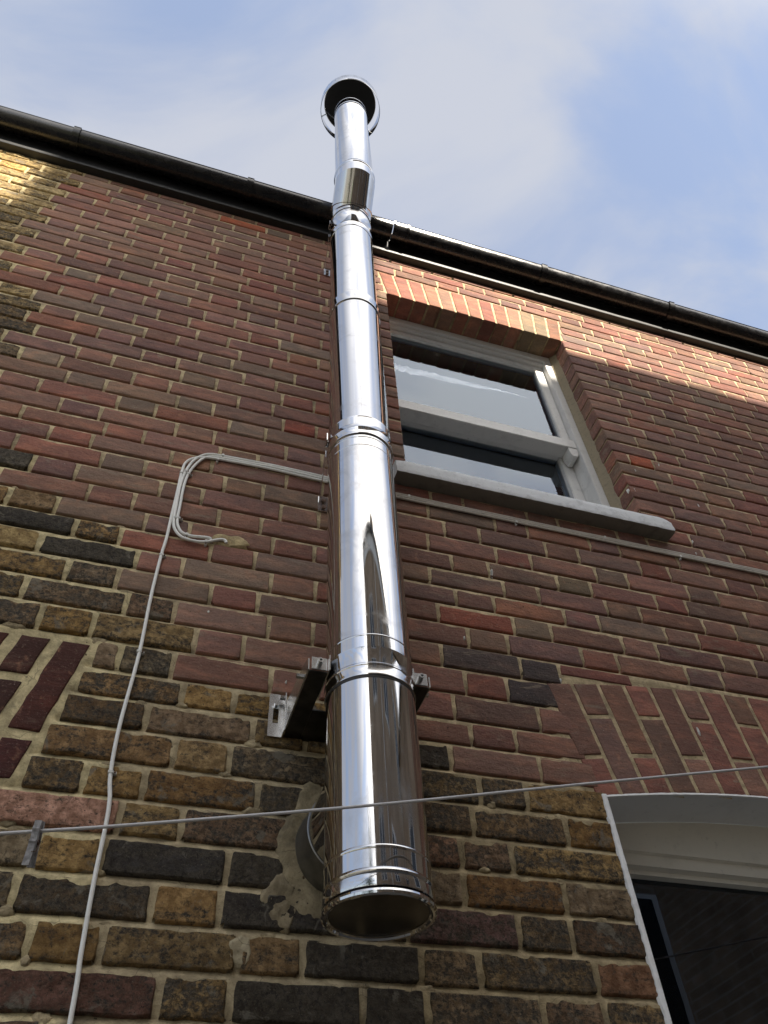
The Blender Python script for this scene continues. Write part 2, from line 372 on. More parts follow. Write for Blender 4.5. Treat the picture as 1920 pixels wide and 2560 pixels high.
ov('L2', 1515, 425, (152, 88, 72)); ov('T', 300, 190, (190, 100, 64)); ov('T', 60, 130, (186, 104, 70)); ov('R7', 320, 40, (166, 100, 80)); ov('A', 700, 1275, (178, 98, 68))
ov('R7', 660, 270, (86, 76, 73), 'red', 1); ov('R7', 650, 370, (82, 72, 70), 'red', 1); ov('R7', 380, 220, (100, 86, 80), 'red', 1); ov('R7', 190, 590, (70, 58, 48), 'stock', .9)
ov('L4', 240, 745, (190, 140, 115), 'stock', 0); ov('L5', 150, 350, (190, 150, 92), 'stock', 0); ov('L5', 300, 590, (138, 106, 58), 'stock', .1); ov('L5', 100, 830, (110, 76, 62), 'stock', .35)
ov('L5', 770, 165, (64, 60, 58), 'stock', 1); ov('L5', 1180, 200, (80, 72, 58), 'stock', .85); ov('L5', 700, 380, (96, 78, 54), 'stock', .75); ov('L5', 1160, 410, (62, 56, 52), 'stock', .95); ov('L5', 710, 620, (138, 112, 70), 'stock', .35)
ov('L4', 900, 200, (150, 118, 62), 'stock', .15); ov('L4', 1270, 215, (150, 116, 60), 'stock', .35); ov('L4', 540, 260, (110, 84, 52), 'stock', .6); ov('L4', 850, 620, (140, 104, 58), 'stock', .45); ov('L3', 430, 260, (74, 68, 56), 'stock', .9)
ov('L3', 80, 210, (168, 140, 86), 'stock', .1); ov('L3', 120, 330, (150, 118, 66), 'stock', .4); ov('L3', 170, 120, (60, 56, 50), 'stock', .9); ov('L2', 80, 550, (104, 96, 80), 'stock', .85)
ov('R6', 980, 470, (156, 112, 100)); ov('R6', 750, 445, (134, 116, 92)); ov('L7', 120, 600, (206, 160, 84), 'stock', 0); ov('L7', 180, 740, (190, 164, 110), 'stock', 0)
ov('R8', 1070, 300, (140, 104, 54), 'stock', .3); ov('R8', 700, 640, (136, 98, 54), 'stock', .4); ov('R8', 1050, 910, (112, 84, 58), 'stock', .7); ov('R8', 650, 850, (126, 86, 66), 'stock', .5); ov('R8', 400, 830, (112, 82, 74), 'stock', .5)
for px, py, r_ in ((890, 2405, .95), (1010, 2430, .9), (960, 2480, .9), (830, 2480, .7)):
    q_ = W(px, py); OV.append((q_.x, q_.z, (74, 66, 54), 'stock', r_))
house = empty('brick_house', (0, 0, 0))
tag(house, 'two-storey brick wall of red and sooty yellow stock bricks with sash window', 'house')
bricks = []                                       # dicts: corners, kind, rgb, rnd, depth
def jit(a): return rng.uniform(-a, a)
def add_brick(x0, x1, z0, z1, kind=None, depth=.035, name=None):
    if x1-x0 < .022 or z1-z0 < .014: return
    xm, zm = (x0+x1)/2, (z0+z1)/2
    kd = kind or kind_at(xm, zm)
    rgb = pick(RED if kd == 'red' else STK); rnd = rng.random()
    if kd == 'red' and xm > .45: rgb = [c*.94 for c in rgb]
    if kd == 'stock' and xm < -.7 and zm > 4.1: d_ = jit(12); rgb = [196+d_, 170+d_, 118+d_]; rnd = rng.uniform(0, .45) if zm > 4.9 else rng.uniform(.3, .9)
    for (ox, oz, c, k2, r) in OV:
        if x0-.004 < ox < x1+.004 and z0-.004 < oz < z1+.004: rgb, kd, rnd = [(q*.8+sum(c)/3*.2)*1.2 if k2 == 'stock' else q*1.0 for q in c], k2, (min(r, .72) if k2 == 'stock' else r)
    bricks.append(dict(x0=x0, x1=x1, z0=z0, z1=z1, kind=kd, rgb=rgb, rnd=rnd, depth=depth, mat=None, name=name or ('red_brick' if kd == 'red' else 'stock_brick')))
for i in range(len(BED)-1):
    zb, zt = BED[i], BED[i+1]
    if zb > WTOP-.01: break
    even = (i-I0) % 2 == 0
    ph = -.125 if even else -.2965
    ph += jit(.012)
    x = ph-8*.343; S = []
    header = True
    while x < WX1:
        w = (.1155 if header else .2275)+jit(.004)
        if zb < 2.55 and rng.random() < .16: w *= rng.uniform(.8, 1.15)
        if x+w > WX0: S.append((x, x+w))
        x += w; header = not header
    zm = (zb+zt)/2
    def cut(cs, lo, hi):
        out = []
        for (p, q) in cs:
            if q <= lo or p >= hi: out.append((p, q)); continue
            if p < lo: out.append((p, lo))
            if q > hi: out.append((hi, q))
        for k in range(len(out)-1, -1, -1):           # no slivers beside an opening
            p, q = out[k]
            if q-p < .055:
                if q == lo and k > 0: out[k-1] = (out[k-1][0], lo); out.pop(k)
                elif p == hi and k+1 < len(out): out[k+1] = (hi, out[k+1][1]); out.pop(k)
        return out
    if WIN[2]-.05 < zm < WIN[3]: S = cut(S, WIN[0], WIN[1])
    elif WIN[3] <= zm < ARCH_T:
        t = (zm-WIN[3])/.23; S = cut(S, WIN[0]-.031*t, WIN[1]+.036*t)
    if DSILL < zm < 2.545: S = cut(S, DX0, DX1)
    elif zm < 2.862 and zm >= 2.545: S = cut(S, skew_l(zm), 2*DCX-skew_l(zm))
    if LA0 < zm < LA1: S = cut(S, LAX, lskew(zm))
    for (p, q) in S:
        xm = (p+q)/2; old = kind_at(xm, zm) == 'stock'; j = .0046 if old else .0046
        z0, z1 = zb+j+jit(.0012), zt-j+jit(.0012)
        if zt > WTOP: z1 = WTOP-.004
        if abs(xm-DCX) < .74 and 2.80 < zm < 2.96: z0 = max(z0, door_ext(xm)+.009)
        e0 = j if p != WIN[1] else .0005; e1 = j if q != WIN[0] else .0005
        if p == DX1: e0 = .001
        if q == DX0: e1 = .001
        dp = .118 if (p == WIN[1] or q == WIN[0]) else .035
        add_brick(p+e0, q-e1, z0, z1, depth=dp)
# curved and flat arches: bricks given by a 2x2 frame
def quad_brick(P00, P10, P11, P01, kind, rgb, rnd, depth, name):
    bricks.append(dict(quad=(P00, P10, P11, P01), kind=kind, rgb=rgb, rnd=rnd, depth=depth, name=name,
                       x0=min(p[0] for p in (P00, P10, P11, P01)), x1=max(p[0] for p in (P00, P10, P11, P01)), z0=min(p[1] for p in (P00, P10, P11, P01)), z1=max(p[1] for p in (P00, P10, P11, P01))))
nb_ = 13; g_ = .0045
for i in range(nb_):                               # soldier course over the upper window
    def ax(t, zt): return (WIN[0]+(WIN[1]-WIN[0])*t) + (-.031+(.067)*t)*zt
    t0, t1 = i/nb_, (i+1)/nb_; zt_ = ARCH_T-.005+jit(.001)
    rgb = pick(RED); rgb = [rgb[0]+10, rgb[1]-4, rgb[2]-8]
    if i in (10, 11): rgb = [150, 132, 106]
    quad_brick((ax(t0, 0)+g_, WIN[3]+jit(.001)), (ax(t1, 0)-g_, WIN[3]+jit(.001)), (ax(t1, 1)-g_, zt_), (ax(t0, 1)+g_, zt_), 'red', rgb, rng.random(), .118, 'soldier_brick')
def pol(r, th): return (DCX+r*sin(th), DZC+r*cos(th))
th0 = -math.asin((DCX-DX0)/DR)-.008; nA = 18; dth = -2*th0/nA
for i in range(nA):                                # radiating arch over the lower opening
    a, b = th0+i*dth, th0+(i+1)*dth; gj = .0048/DR
    hs = [0, .222, .328] if i % 2 else [0, .107, .328]
    for q in range(2):
        r0, r1 = DR+hs[q]+(.0045 if q else .002), DR+hs[q+1]-(.0045 if q == 0 else .004)
        rgb = pick(RED)
        if rng.random() < .3: rgb = [162, 112, 98]
        quad_brick(pol(r0, a+gj), pol(r0, b-gj), pol(r1, b-gj), pol(r1, a+gj), 'red', rgb, rng.random(), .035, 'arch_brick')
for i in range(14):                                # flat arch at the left edge of the picture
    def lx(n, z): return lskew(z)*(1 if n == 0 else 1)-n*(.0835-(z-LA0)*(-.0035))
    n0, n1 = i, i+1; gj = .0125
    hs = [LA0+.004, LA0+.108, LA1-.006] if i % 2 == 0 else [LA0+.004, LA0+.238, LA1-.006]
    for q in range(2):
        za, zb2 = hs[q]+(.010 if q else .008), hs[q+1]-(.010 if q == 0 else .012)
        quad_brick((lx(n1, za)+gj, za), (lx(n0, za)-gj, za), (lx(n0, zb2)-gj, zb2), (lx(n1, zb2)+gj, zb2), 'red', [88+jit(9), 48+jit(5), 40+jit(4)], .05, .035, 'arch_brick')

def brick_geo(b, fine):
    """front grid with uneven outline and rolled edge, plus the sides going into the wall"""
    old = b['kind'] == 'stock'; x0, x1, z0, z1 = b['x0'], b['x1'], b['z0'], b['z1']; wd, ht = x1-x0, z1-z0
    cell = (.0125 if old else .020) if fine else .06
    q = b.get('quad')
    if q: wd = hypot(q[1][0]-q[0][0], q[1][1]-q[0][1]); ht = hypot(q[3][0]-q[0][0], q[3][1]-q[0][1])
    nx = max(3, min(18, round(wd/cell))+2); nz = max(3, min(18, round(ht/cell))+2)
    e = .0028 if old else .0020
    rough = b['name'] == 'arch_brick' and b['rgb'][1] < 75
    us = [0, e/wd]+[e/wd+(1-2*e/wd)*k/(nx-2) for k in range(1, nx-2)]+[1-e/wd, 1]
    vs = [0, e/ht]+[e/ht+(1-2*e/ht)*k/(nz-2) for k in range(1, nz-2)]+[1-e/ht, 1]
    us = us[:2]+[2*e/wd]+us[2:-2]+[1-2*e/wd]+us[-2:]; vs = vs[:2]+[2*e/ht]+vs[2:-2]+[1-2*e/ht]+vs[-2:]
    us.sort(); vs.sort(); nx, nz = len(us)-1, len(vs)-1
    sd = Vector((b['rnd']*53+x0*3.1, z0*7.7, x0*5.3)); amp = .0030 if old else (.003 if rough else .0013); drop = .0055 if old else .0050
    face = (jit(.0022), jit(.010), jit(.010)) if old else (jit(.0010), jit(.003), jit(.004))
    ch = [(rng.random() < (.45 if old else .13))*rng.uniform(.004, .013 if old else .008) for _ in range(4)]
    V = []
    for j, v in enumerate(vs):
        for i, u in enumerate(us):
            if q:
                xa = q[0][0]*(1-u)*(1-v)+q[1][0]*u*(1-v)+q[2][0]*u*v+q[3][0]*(1-u)*v
                za = q[0][1]*(1-u)*(1-v)+q[1][1]*u*(1-v)+q[2][1]*u*v+q[3][1]*(1-u)*v
            else: xa, za = x0+wd*u, z0+ht*v
            p = Vector((xa, 0, za))
            n1 = noise.noise(p*26+sd); n2 = noise.noise(p*85+sd*2)
            bd = min(i, j, nx-i, nz-j)
            dx_ = dz_ = 0
            if bd <= 1:
                k = amp*(1 if bd == 0 else .8)*(n1*1.3+n2*.7)
                if i <= 1: dx_ += abs(k) if old else k*.8
                if i >= nx-1: dx_ -= abs(k) if old else k*.8
                if j <= 1: dz_ += abs(k) if old else k*.8
                if j >= nz-1: dz_ -= abs(k) if old else k*.8
                ci = (0 if i <= 1 else 1 if i >= nx-1 else None); cj = (0 if j <= 1 else 1 if j >= nz-1 else None)
                if ci is not None and cj is not None:
                    c = ch[ci*2+cj]*.7; dx_ += c if ci == 0 else -c; dz_ += c if cj == 0 else -c
            y = face[0]+face[1]*(u-.5)*wd+face[2]*(v-.5)*ht
            y += (.0036 if old else .0007)*n1+(.0022 if old else .0003)*n2
            y = min(y, .0012)
            if bd == 0: y = max(y, 0)+drop
            elif bd == 1: y += .0006
            V.append((xa+dx_, y, za+dz_))
    F = []; R = nx+1
    for j in range(nz):
        for i in range(nx):
            a = j*R+i; F.append((a, a+1, a+R+1, a+R))
    ring = [i for i in range(R)]+[j*R+nx for j in range(1, nz+1)]+[nz*R+i for i in range(nx-1, -1, -1)]+[j*R for j in range(nz-1, 0, -1)]
    n = len(V); D = b['depth']
    V += [(V[k][0], D, V[k][2]) for k in ring]
    m = len(ring)
    for k in range(m):
        k2 = (k+1) % m; F.append((ring[k2], ring[k], n+k, n+k2))
    return V, F
def seen_area(b):
    xm, zm = (b['x0']+b['x1'])/2, (b['z0']+b['z1'])/2
    P = [pix((x, 0, z)) for x, z in ((b['x0'], b['z0']), (b['x1'], b['z0']), (b['x1'], b['z1']), (b['x0'], b['z1']))]
    if any(p is None for p in P): return 0
    if not any(-2 < p[0] < 1922 and -2 < p[1] < 2562 for p in P): return 0
    if WIN[0] < xm < WIN[1]+.04 and 3.585 < zm < 3.635: return 0
    c = pix((xm, 0, zm)); d = ray(*c); a = math.degrees(atan2(d.x, d.y))
    if 14.6 < a < 21.4 and zm > 2.2: return 0                       # behind the flue
    return abs(sum(P[k][0]*P[(k+1) % 4][1]-P[(k+1) % 4][0]*P[k][1] for k in range(4)))/2
for b in bricks: b['area'] = seen_area(b)
single = []
for nm in ('red_brick', 'stock_brick', 'arch_brick', 'soldier_brick'):
    s = sorted([b for b in bricks if b['name'] == nm and b['area'] > 0], key=lambda b: -b['area'])[:298]; single += s
ids = {id(b) for b in single}
# the mortar sheet with the joints' own relief; the bricks sit in it
def grid_axis(a, b, st, extra):
    v = sorted(set([round(a+(b-a)*k/max(1, round((b-a)/st)), 5) for k in range(max(1, round((b-a)/st))+1)]+extra)); o = [v[0]]
    for c in v[1:]:
        if c-o[-1] > st*.3: o.append(c)
        elif c in extra: o[-1] = c
    return o
def build_mortar():
    xs = grid_axis(WX0, WX1, .012, [WIN[0]-.002, WIN[1]+.0025, DX0-.003, DX1+.003])
    zs = [0.0]
    for i in range(len(BED)):
        b = BED[i]; zs += [b-.0085, b-.003, b+.003, b+.0085]
        if i+1 < len(BED): zs += [b+.0085+(BED[i+1]-b-.017)*k/4 for k in (1, 2, 3)]
    zs = sorted(z for z in zs if z < WTOP-.002)+[WTOP]
    for e in (WIN[2]-.03, WIN[3]+.003, DSILL):
        k = min(range(len(zs)), key=lambda q: abs(zs[q]-e)); zs[k] = e
    V = []; C = []; nX = len(xs)
    import bisect
    for z in zs:
        k = bisect.bisect(BED, z); nb2 = min(BED[max(0, k-1):k+1], key=lambda b: abs(b-z)); dz = z-nb2
        bed = abs(dz) < .0092; t = (dz+.0085)/.017
        for x in xs:
            p = Vector((x, 0, z)); n = noise.noise(p*9)*.6+noise.noise(p*37)*.4+noise.noise(p*90)*.25
            inL = LA0 < z < LA1 and x < lskew(z); inD = z > 2.545 and DCX-.74 < x and z < door_ext(x)
            struck = bed and not inL and not inD and not (WIN[3] < z < ARCH_T and WIN[0]-.04 < x < WIN[1]+.04)
            old = kind_at(x, z) == 'stock'
            if old:
                y = (.0002+.0110*t if struck else .0034)-.0024*n
                c = lin(186, 171, 140) if x > -.055 else lin(210, 196, 156)
                if x > .5 and z < 2.55: c = lin(172, 157, 126)
            else: y = (.0000+.0125*t if struck else .0030)-.0011*n; c = lin(202, 185, 151)
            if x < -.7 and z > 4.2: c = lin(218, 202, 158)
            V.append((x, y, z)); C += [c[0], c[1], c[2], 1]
    F = []
    for j in range(len(zs)-1):
        for i in range(nX-1):
            x, z = (xs[i]+xs[i+1])/2, (zs[j]+zs[j+1])/2
            if WIN[0] < x < WIN[1] and WIN[2]-.03 < z < WIN[3]: continue
            if DX0 < x < DX1 and DSILL < z < door_in(x): continue
            a = j*nX+i; F.append((a, a+1, a+nX+1, a+nX))
    n = len(V)                                      # joint faces inside the window reveals and soffit
    def sheet(pts):
        k = len(V); V.extend(pts); F.append((k, k+1, k+2, k+3)); C.extend([*lin(180, 163, 128), 1]*4)
    r = WIN[1]+.0035; l = WIN[0]-.0035; s = WIN[3]+.004
    sheet([(r, .003, WIN[2]-.05), (r, .003, s), (r, .14, s), (r, .14, WIN[2]-.05)])
    sheet([(l, .003, WIN[2]-.05), (l, .14, WIN[2]-.05), (l, .14, s), (l, .003, s)])
    sheet([(l, .003, s), (l, .14, s), (r, .14, s), (r, .003, s)])
    me = mesh('wall', V, F); ca = me.color_attributes.new('bcol', 'FLOAT_COLOR', 'POINT'); ca.data.foreach_set('color', C)
    return link('wall', me, M['mortar'], house, (0, 0, 0))
wall = build_mortar()
tag(wall, 'mixed brick wall, red above and sooty yellow stock below')
def rgba(b):
    c = lin(*b['rgb']); return [c[0], c[1], c[2], min(1, max(0, b['rnd']))]
restV = {'red': ([], [], []), 'stock': ([], [], [])}
for b in bricks:
    V, F = brick_geo(b, b['area'] > 0); c = rgba(b)
    if id(b) in ids:
        me = mesh(b['name'], V, F); ca = me.color_attributes.new('bcol', 'FLOAT_COLOR', 'POINT'); ca.data.foreach_set('color', c*len(V))
        link(b['name'], me, M[b['kind']], wall, ((b['x0']+b['x1'])/2, 0, (b['z0']+b['z1'])/2))
    else:
        v, f, cc = restV[b['kind']]; n = len(v); v += V; f += [tuple(k+n for k in q) for q in F]; cc += c*len(V)
for k, nm in (('red', 'red_brickwork'), ('stock', 'stock_brickwork')):
    v, f, cc = restV[k]; me = mesh(nm, v, f); ca = me.color_attributes.new('bcol', 'FLOAT_COLOR', 'POINT'); ca.data.foreach_set('color', cc)
    tag(link(nm, me, M[k], wall, (0, 0, 0)), kind='stuff')
# cement patch where the flue branch enters the wall
def blob_patch(name, cx, cz, rx, rz, y, mat, parent, seed, hole=None, n=44, rings=9):
    V = []; F = []
    for j in range(rings+1):
        t = j/rings
        for i in range(n):
            a = 2*pi*i/n; k = 1+.32*noise.noise(Vector((cos(a)*1.7+seed, sin(a)*1.7, seed)))+.13*noise.noise(Vector((cos(a)*6+seed, sin(a)*6, 3)))
            x, z = cx+rx*k*t*cos(a), cz+rz*k*t*sin(a)
            d = y+.0035*noise.noise(Vector((x*40, seed, z*40)))+.002*noise.noise(Vector((x*120, seed, z*120)))
            if j == rings: d = .006
            V.append((x, d, z))
    for j in range(rings):
        for i in range(n):
            k = (i+1) % n; F.append((j*n+i, j*n+k, (j+1)*n+k, (j+1)*n+i))
    me = mesh(name, V, F); ca = me.color_attributes.new('bcol', 'FLOAT_COLOR', 'POINT'); ca.data.foreach_set('color', [*mat, 1]*len(V))
    return link(name, me, M['mortar'], parent)
blob_patch('cement_patch', .345, 2.335, .075, .14, -.003, lin(150, 138, 112), wall, 2.3)
blob_patch('cement_patch', .285, 2.235, .035, .05, -.003, lin(146, 134, 110), wall, 6.1)
px_, pz_ = Zm('D', 680, 880); blob_patch('mortar_patch', px_, pz_, .052, .026, -.003, lin(196, 178, 138), wall, 9.4, n=30, rings=5)
px_, pz_ = Zm('L5', 1185, 620); blob_patch('cement_patch', px_, pz_, .022, .026, -.002, lin(190, 178, 150), wall, 4.4, n=28, rings=5)

r5 = random.Random(11); stk_ = [b for b in single if b['name'] == 'stock_brick' and b['area'] > 900]
for b in r5.sample(stk_, min(46, len(stk_))):          # old pointing smeared over brick edges
    ex, ez = r5.choice((b['x0'], b['x1'], r5.uniform(b['x0'], b['x1']))), r5.choice((b['z0'], b['z1'])); k_ = r5.uniform(.86, 1.04)
    blob_patch('mortar_smear', ex, ez, r5.uniform(.008, .026), r5.uniform(.006, .013), .0006, lin(178*k_, 163*k_, 132*k_), wall, r5.uniform(0, 90), n=18, rings=3)
def fleck(k, x, y, rx, rz):
    a, b = Zm(k, x, y); blob_patch('paint_fleck', a, b, rx, rz, -.0025, (.8, .8, .78), wall, a*13+b, n=12, rings=2)
for k, x, y, rx, rz in (('A', 640, 1340, .003, .014), ('A', 820, 1300, .003, .012), ('A', 585, 1495, .003, .012), ('A', 635, 1490, .004, .016), ('R6', 1345, 80, .004, .016), ('R6', 415, 380, .004, .020), ('R6', 1320, 240, .003, .010), ('R6', 1335, 295, .003, .010), ('R7', 290, 100, .003, .010),
                        ('R7', 725, 290, .003, .010), ('R7', 1345, 520, .005, .022), ('L3', 1030, 570, .005, .007), ('L4', 1412, 130, .003, .005), ('L4', 1330, 365, .004, .012), ('L4', 635, 315, .005, .009), ('L4', 695, 755, .004, .004)):
    fleck(k, x, y, rx, rz)

# ------------------------------------------------------------------ upper sash window (a part of the house)
win = empty('sash_window', (1.09, .11, 3.64), house)
def wbox(name, a, b, mat, bev=.002):
    m = MB(); m.box(a, b); return m.build(name, mat, win, bevel=bev)
FY = .108
XL, XR = WIN[0]-.062, WIN[1]-.016
wbox('frame_head', (XL, FY, 4.978), (XR, FY+.116, 5.024), M['white'])
wbox('frame_head', (XL+.028, FY+.014, 4.955), (XR-.028, FY+.115, 4.9775), M['white'])
for a, b in ((XL, XL+.042), (XR-.042, XR)): wbox('frame_jamb', (a, FY+.001, 3.66), (b, FY+.1155, 4.9775), M['white'])
us = empty('upper_sash', (0, 0, 0), win)
SX0, SX1 = XL+.043, XR-.043
def sbox(nm, a, b, mat=M['white'], bev=.003): 
    m = MB(); m.box(a, b); return m.build(nm, mat, win, bevel=bev)
bpy.data.objects.remove(us)
sbox('upper_sash_rail', (SX0, FY+.030, 4.920), (SX1, FY+.072, 4.9545))
for a, b in ((SX0, SX0+.045), (SX1-.045, SX1)): sbox('upper_sash_stile', (a, FY+.0305, 4.312), (b, FY+.0715, 4.9195))
sbox('meeting_rail', (SX0, FY+.010, 4.250), (SX1, FY+.072, 4.3115))
for xx in (SX0+.002, SX1-.044):                       # shaped sash horns below the meeting rail
    m = MB(); pr = [(0, 4.249), (.042, 4.249), (.042, 4.215), (.034, 4.196), (.014, 4.190), (.004, 4.205), (0, 4.225)]
    m.add([(xx+a, FY+.012, z) for a, z in pr]+[(xx+a, FY+.070, z) for a, z in pr], [tuple(range(7)), tuple(reversed(range(7, 14)))]+[(k, 7+k, 7+(k+1) % 7, (k+1) % 7) for k in range(7)])
    m.build('sash_horn', M['white'], win, bevel=.001)
for a, b in ((SX0, SX0+.05), (SX1-.05, SX1)): sbox('lower_sash_stile', (a, FY+.0745, 3.70), (b, FY+.115, 4.30))
sbox('lower_sash_rail', (SX0+.05, FY+.0750, 3.70), (SX1-.05, FY+.1145, 3.765)); sbox('lower_sash_rail', (SX0+.05, FY+.0750, 4.262), (SX1-.05, FY+.1145, 4.30))
sbox('pane', (SX0+.044, FY+.046, 4.311), (SX1-.044, FY+.050, 4.921), M['glass'], 0); sbox('pane', (SX0+.049, FY+.098, 3.764), (SX1-.049, FY+.102, 4.263), M['glass'], 0)
def room(name, x0, x1, z0, z1, y0, y1, parent):
    m = MB(); m.add([(x0, y0, z0), (x1, y0, z0), (x1, y1, z0), (x0, y1, z0), (x0, y0, z1), (x1, y0, z1), (x1, y1, z1), (x0, y1, z1)], [(0, 1, 2, 3), (7, 6, 5, 4), (1, 5, 6, 2), (2, 6, 7, 3), (3, 7, 4, 0)])
    return m.build(name, M['room'], parent)
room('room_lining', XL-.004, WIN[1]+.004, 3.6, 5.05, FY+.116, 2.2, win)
# mastic fillet between frame and brick reveal
def fillet(x_wall, x_fr, parent):
    V = []; F = []; n = 90
    for i in range(n+1):
        z = 3.655+(5.02-3.655)*i/n; w1 = .004*noise.noise(Vector((z*30, x_wall, 0))); w2 = .005*noise.noise(Vector((z*55, x_wall, 4)))
        V += [(x_wall, .072+w1*1.6, z), ((x_wall*.55+x_fr*.45), .092+w2*.6, z), (x_fr, FY-.0005+w2*.2, z)]
    for i in range(n): F += [(3*i, 3*i+1, 3*i+4, 3*i+3), (3*i+1, 3*i+2, 3*i+5, 3*i+4)]
    if x_fr > x_wall: F = [tuple(reversed(f)) for f in F]
    return link('mastic_fillet', mesh('mastic_fillet', V, F), M['fillet'], parent)
fillet(WIN[1]+.002, XR-.008, win)
def build_sill():
    x0, x1 = .580, 1.604
    prof = [(.20, 3.578), (0, 3.5775), (-.045, 3.5775), (-.0515, 3.5795), (-.0530, 3.584), (-.0525, 3.600), (-.0515, 3.620), (-.0505, 3.640), (-.047, 3.645), (.0, 3.656), (.06, 3.670), (.20, 3.70)]
    n = 70; V = []; F = []; P = len(prof)
    for i in range(n+1):
        x = x0+(x1-x0)*i/n
        for k, (y, z) in enumerate(prof):
            p = Vector((x, y*2, z)); a = noise.noise(p*30)*.5+noise.noise(p*110)*.8; b = noise.noise(p*30+Vector((9, 4, 2)))*.6+noise.noise(p*85+Vector((1, 7, 2)))*.4
            s = .0016
            cz = 0
            if i >= n-2 and 6 <= k <= 9: cz = -.018*(1 if i == n else .4 if i == n-1 else .1)
            if i <= 1 and 6 <= k <= 9: cz = -.008*(1 if i == 0 else .4)
            V.append((x+(a*.004 if i in (0, n) else 0), y+s*a, z+s*b+cz))
    for i in range(n):
        for k in range(P-1): F.append((i*P+k, i*P+k+1, (i+1)*P+k+1, (i+1)*P+k))
    F.append(tuple(reversed(range(P)))); F.append(tuple(n*P+k for k in range(P)))
    me = mesh('sill', V, F); sharpen(me, 40); o = link('sill', me, M['sill'], win)
    me.materials.append(paint_mat('sill_underside_shade', (.19, .17, .14), 20, .5, .004, .95))  # shade under the sill painted in as a darker colour on its downward faces
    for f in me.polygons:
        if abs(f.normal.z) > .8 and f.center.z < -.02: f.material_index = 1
    return o
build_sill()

# ------------------------------------------------------------------ lower arched opening (a part of the house)
low = empty('arched_window', (1.7, .1, DSILL), house)
def arc_strip(name, xa, xb, rows, mat, n=48):
    """rows: functions x -> (y, z); skins neighbouring rows"""
    V = []; F = []; R = len(rows)
    for i in range(n+1):
        x = xa+(xb-xa)*i/n
        for f in rows: V.append((x, *f(x)))
    for i in range(n):
        for k in range(R-1): F.append((i*R+k, i*R+k+1, (i+1)*R+k+1, (i+1)*R+k))
    return link(name, sharpen(mesh(name, V, F)), mat, low)
nz_ = lambda x, s: noise.noise(Vector((x*60, s, 0)))*.6+noise.noise(Vector((x*170, s, 3)))*.5
arc_strip('soffit', DX0-.001, DX1+.001, [lambda x: (-.0035+.001*nz_(x, 2), door_in(x)+.0035+.0022*nz_(x, 1)), lambda x: (-.0045, door_in(x)-.0015+.0006*nz_(x, 5)), lambda x: (.004, door_in(x)-.003), lambda x: (.135, door_in(x)-.003)], M['soffit'], 150)
HY = .128
arc_strip('frame_head', DX0+.001, DX1-.001, [lambda x: (HY, door_in(x)-.0045), lambda x: (HY, 2.482), lambda x: (HY+.012, 2.480), lambda x: (HY+.012, 2.452), lambda x: (HY+.03, 2.448), lambda x: (HY+.03, 2.438), lambda x: (HY+.10, 2.438)], M['cream'], 30)
def white_edge():
    V = []; F = []; n = 260
    for i in range(n+1):
        z = DSILL+(2.541-DSILL)*i/n
        k = noise.noise(Vector((z*42, 1, 0)))*.5+noise.noise(Vector((z*130, 2, 0)))*.5
        V += [(DX0-.0145+.0055*k, .003, z), (DX0-.0125+.005*k, -.0042+.0015*noise.noise(Vector((z*90, 5, 0))), z), (DX0-.003, -.0055+.0018*noise.noise(Vector((z*70, 8, 0))), z), (DX0+.0015, -.001, z), (DX0+.002, .13, z)]
    for i in range(n):
        for q in range(4): F.append((5*i+q, 5*i+q+1, 5*i+q+6, 5*i+q+5))
    return link('painted_reveal', sharpen(mesh('painted_reveal', V, F), 50), M['masonry_white'], low)
white_edge()
m = MB(); m.box((DX1-.002, -.005, DSILL), (DX1+.012, .13, 2.54)); m.build('painted_reveal', M['masonry_white'], low)
for a, b in ((DX0+.003, DX0+.05), (DX1-.05, DX1-.003), (1.68, 1.73)):
    m = MB(); m.box((a, HY+.031, DSILL+.05), (b, HY+.09, 2.4375)); m.build('frame_post', M['room'], low, bevel=.003)
for a, b in ((DX0+.051, 1.679), (1.731, DX1-.051)):
    m = MB(); m.box((a, HY+.052, DSILL+.05), (b, HY+.056, 2.4375)); m.build('pane', M['glass'], low)
m = MB(); m.box((DX0+.003, HY-.02, DSILL), (DX1-.003, HY+.1, DSILL+.05)); m.build('sill', M['cream'], low, bevel=.003)
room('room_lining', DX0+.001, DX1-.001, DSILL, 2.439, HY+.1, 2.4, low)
m = MB()
m.box((1.27, .9, 1.2), (1.30, .93, 2.438)); m.box((1.05, .9, 2.05), (2.3, .93, 2.09)); m.build('room_shelf', M['curtain'], low)

# roof of the house and its fascia board
m = MB(); m.add([(WX0, -.06, 5.645), (WX1, -.06, 5.645), (WX1, 3.2, 7.6), (WX0, 3.2, 7.6), (WX0, -.06, 5.628), (WX1, -.06, 5.628), (WX1, 3.2, 7.585), (WX0, 3.2, 7.585)], [(0, 1, 2, 3), (7, 6, 5, 4), (0, 4, 5, 1), (1, 5, 6, 2), (2, 6, 7, 3), (3, 7, 4, 0)])
M['slate'] = plain('grey_slate', (.075, .078, .085), .6, 0, .3, 12, .4)
m.build('roof', M['slate'], house)
def fascia_board():
    V = []; F = []; n = 160; prof = [(.004, 5.4475), (-.033, 5.448), (-.0355, 5.452), (-.036, 5.47), (-.036, 5.624), (.004, 5.624)]; P = len(prof)
    for i in range(n+1):
        x = WX0+(WX1-WX0)*i/n; w = .0012*noise.noise(Vector((x*5, 0, 0)))+.0008*noise.noise(Vector((x*25, 3, 0)))
        V += [(x, y+w, z+w) for y, z in prof]
    for i in range(n):
        for k in range(P-1): F.append((i*P+k, (i+1)*P+k, (i+1)*P+k+1, i*P+k+1))
    return link('fascia_board', sharpen(mesh('fascia_board', V, F)), M['fascia'], house)
fascia_board()

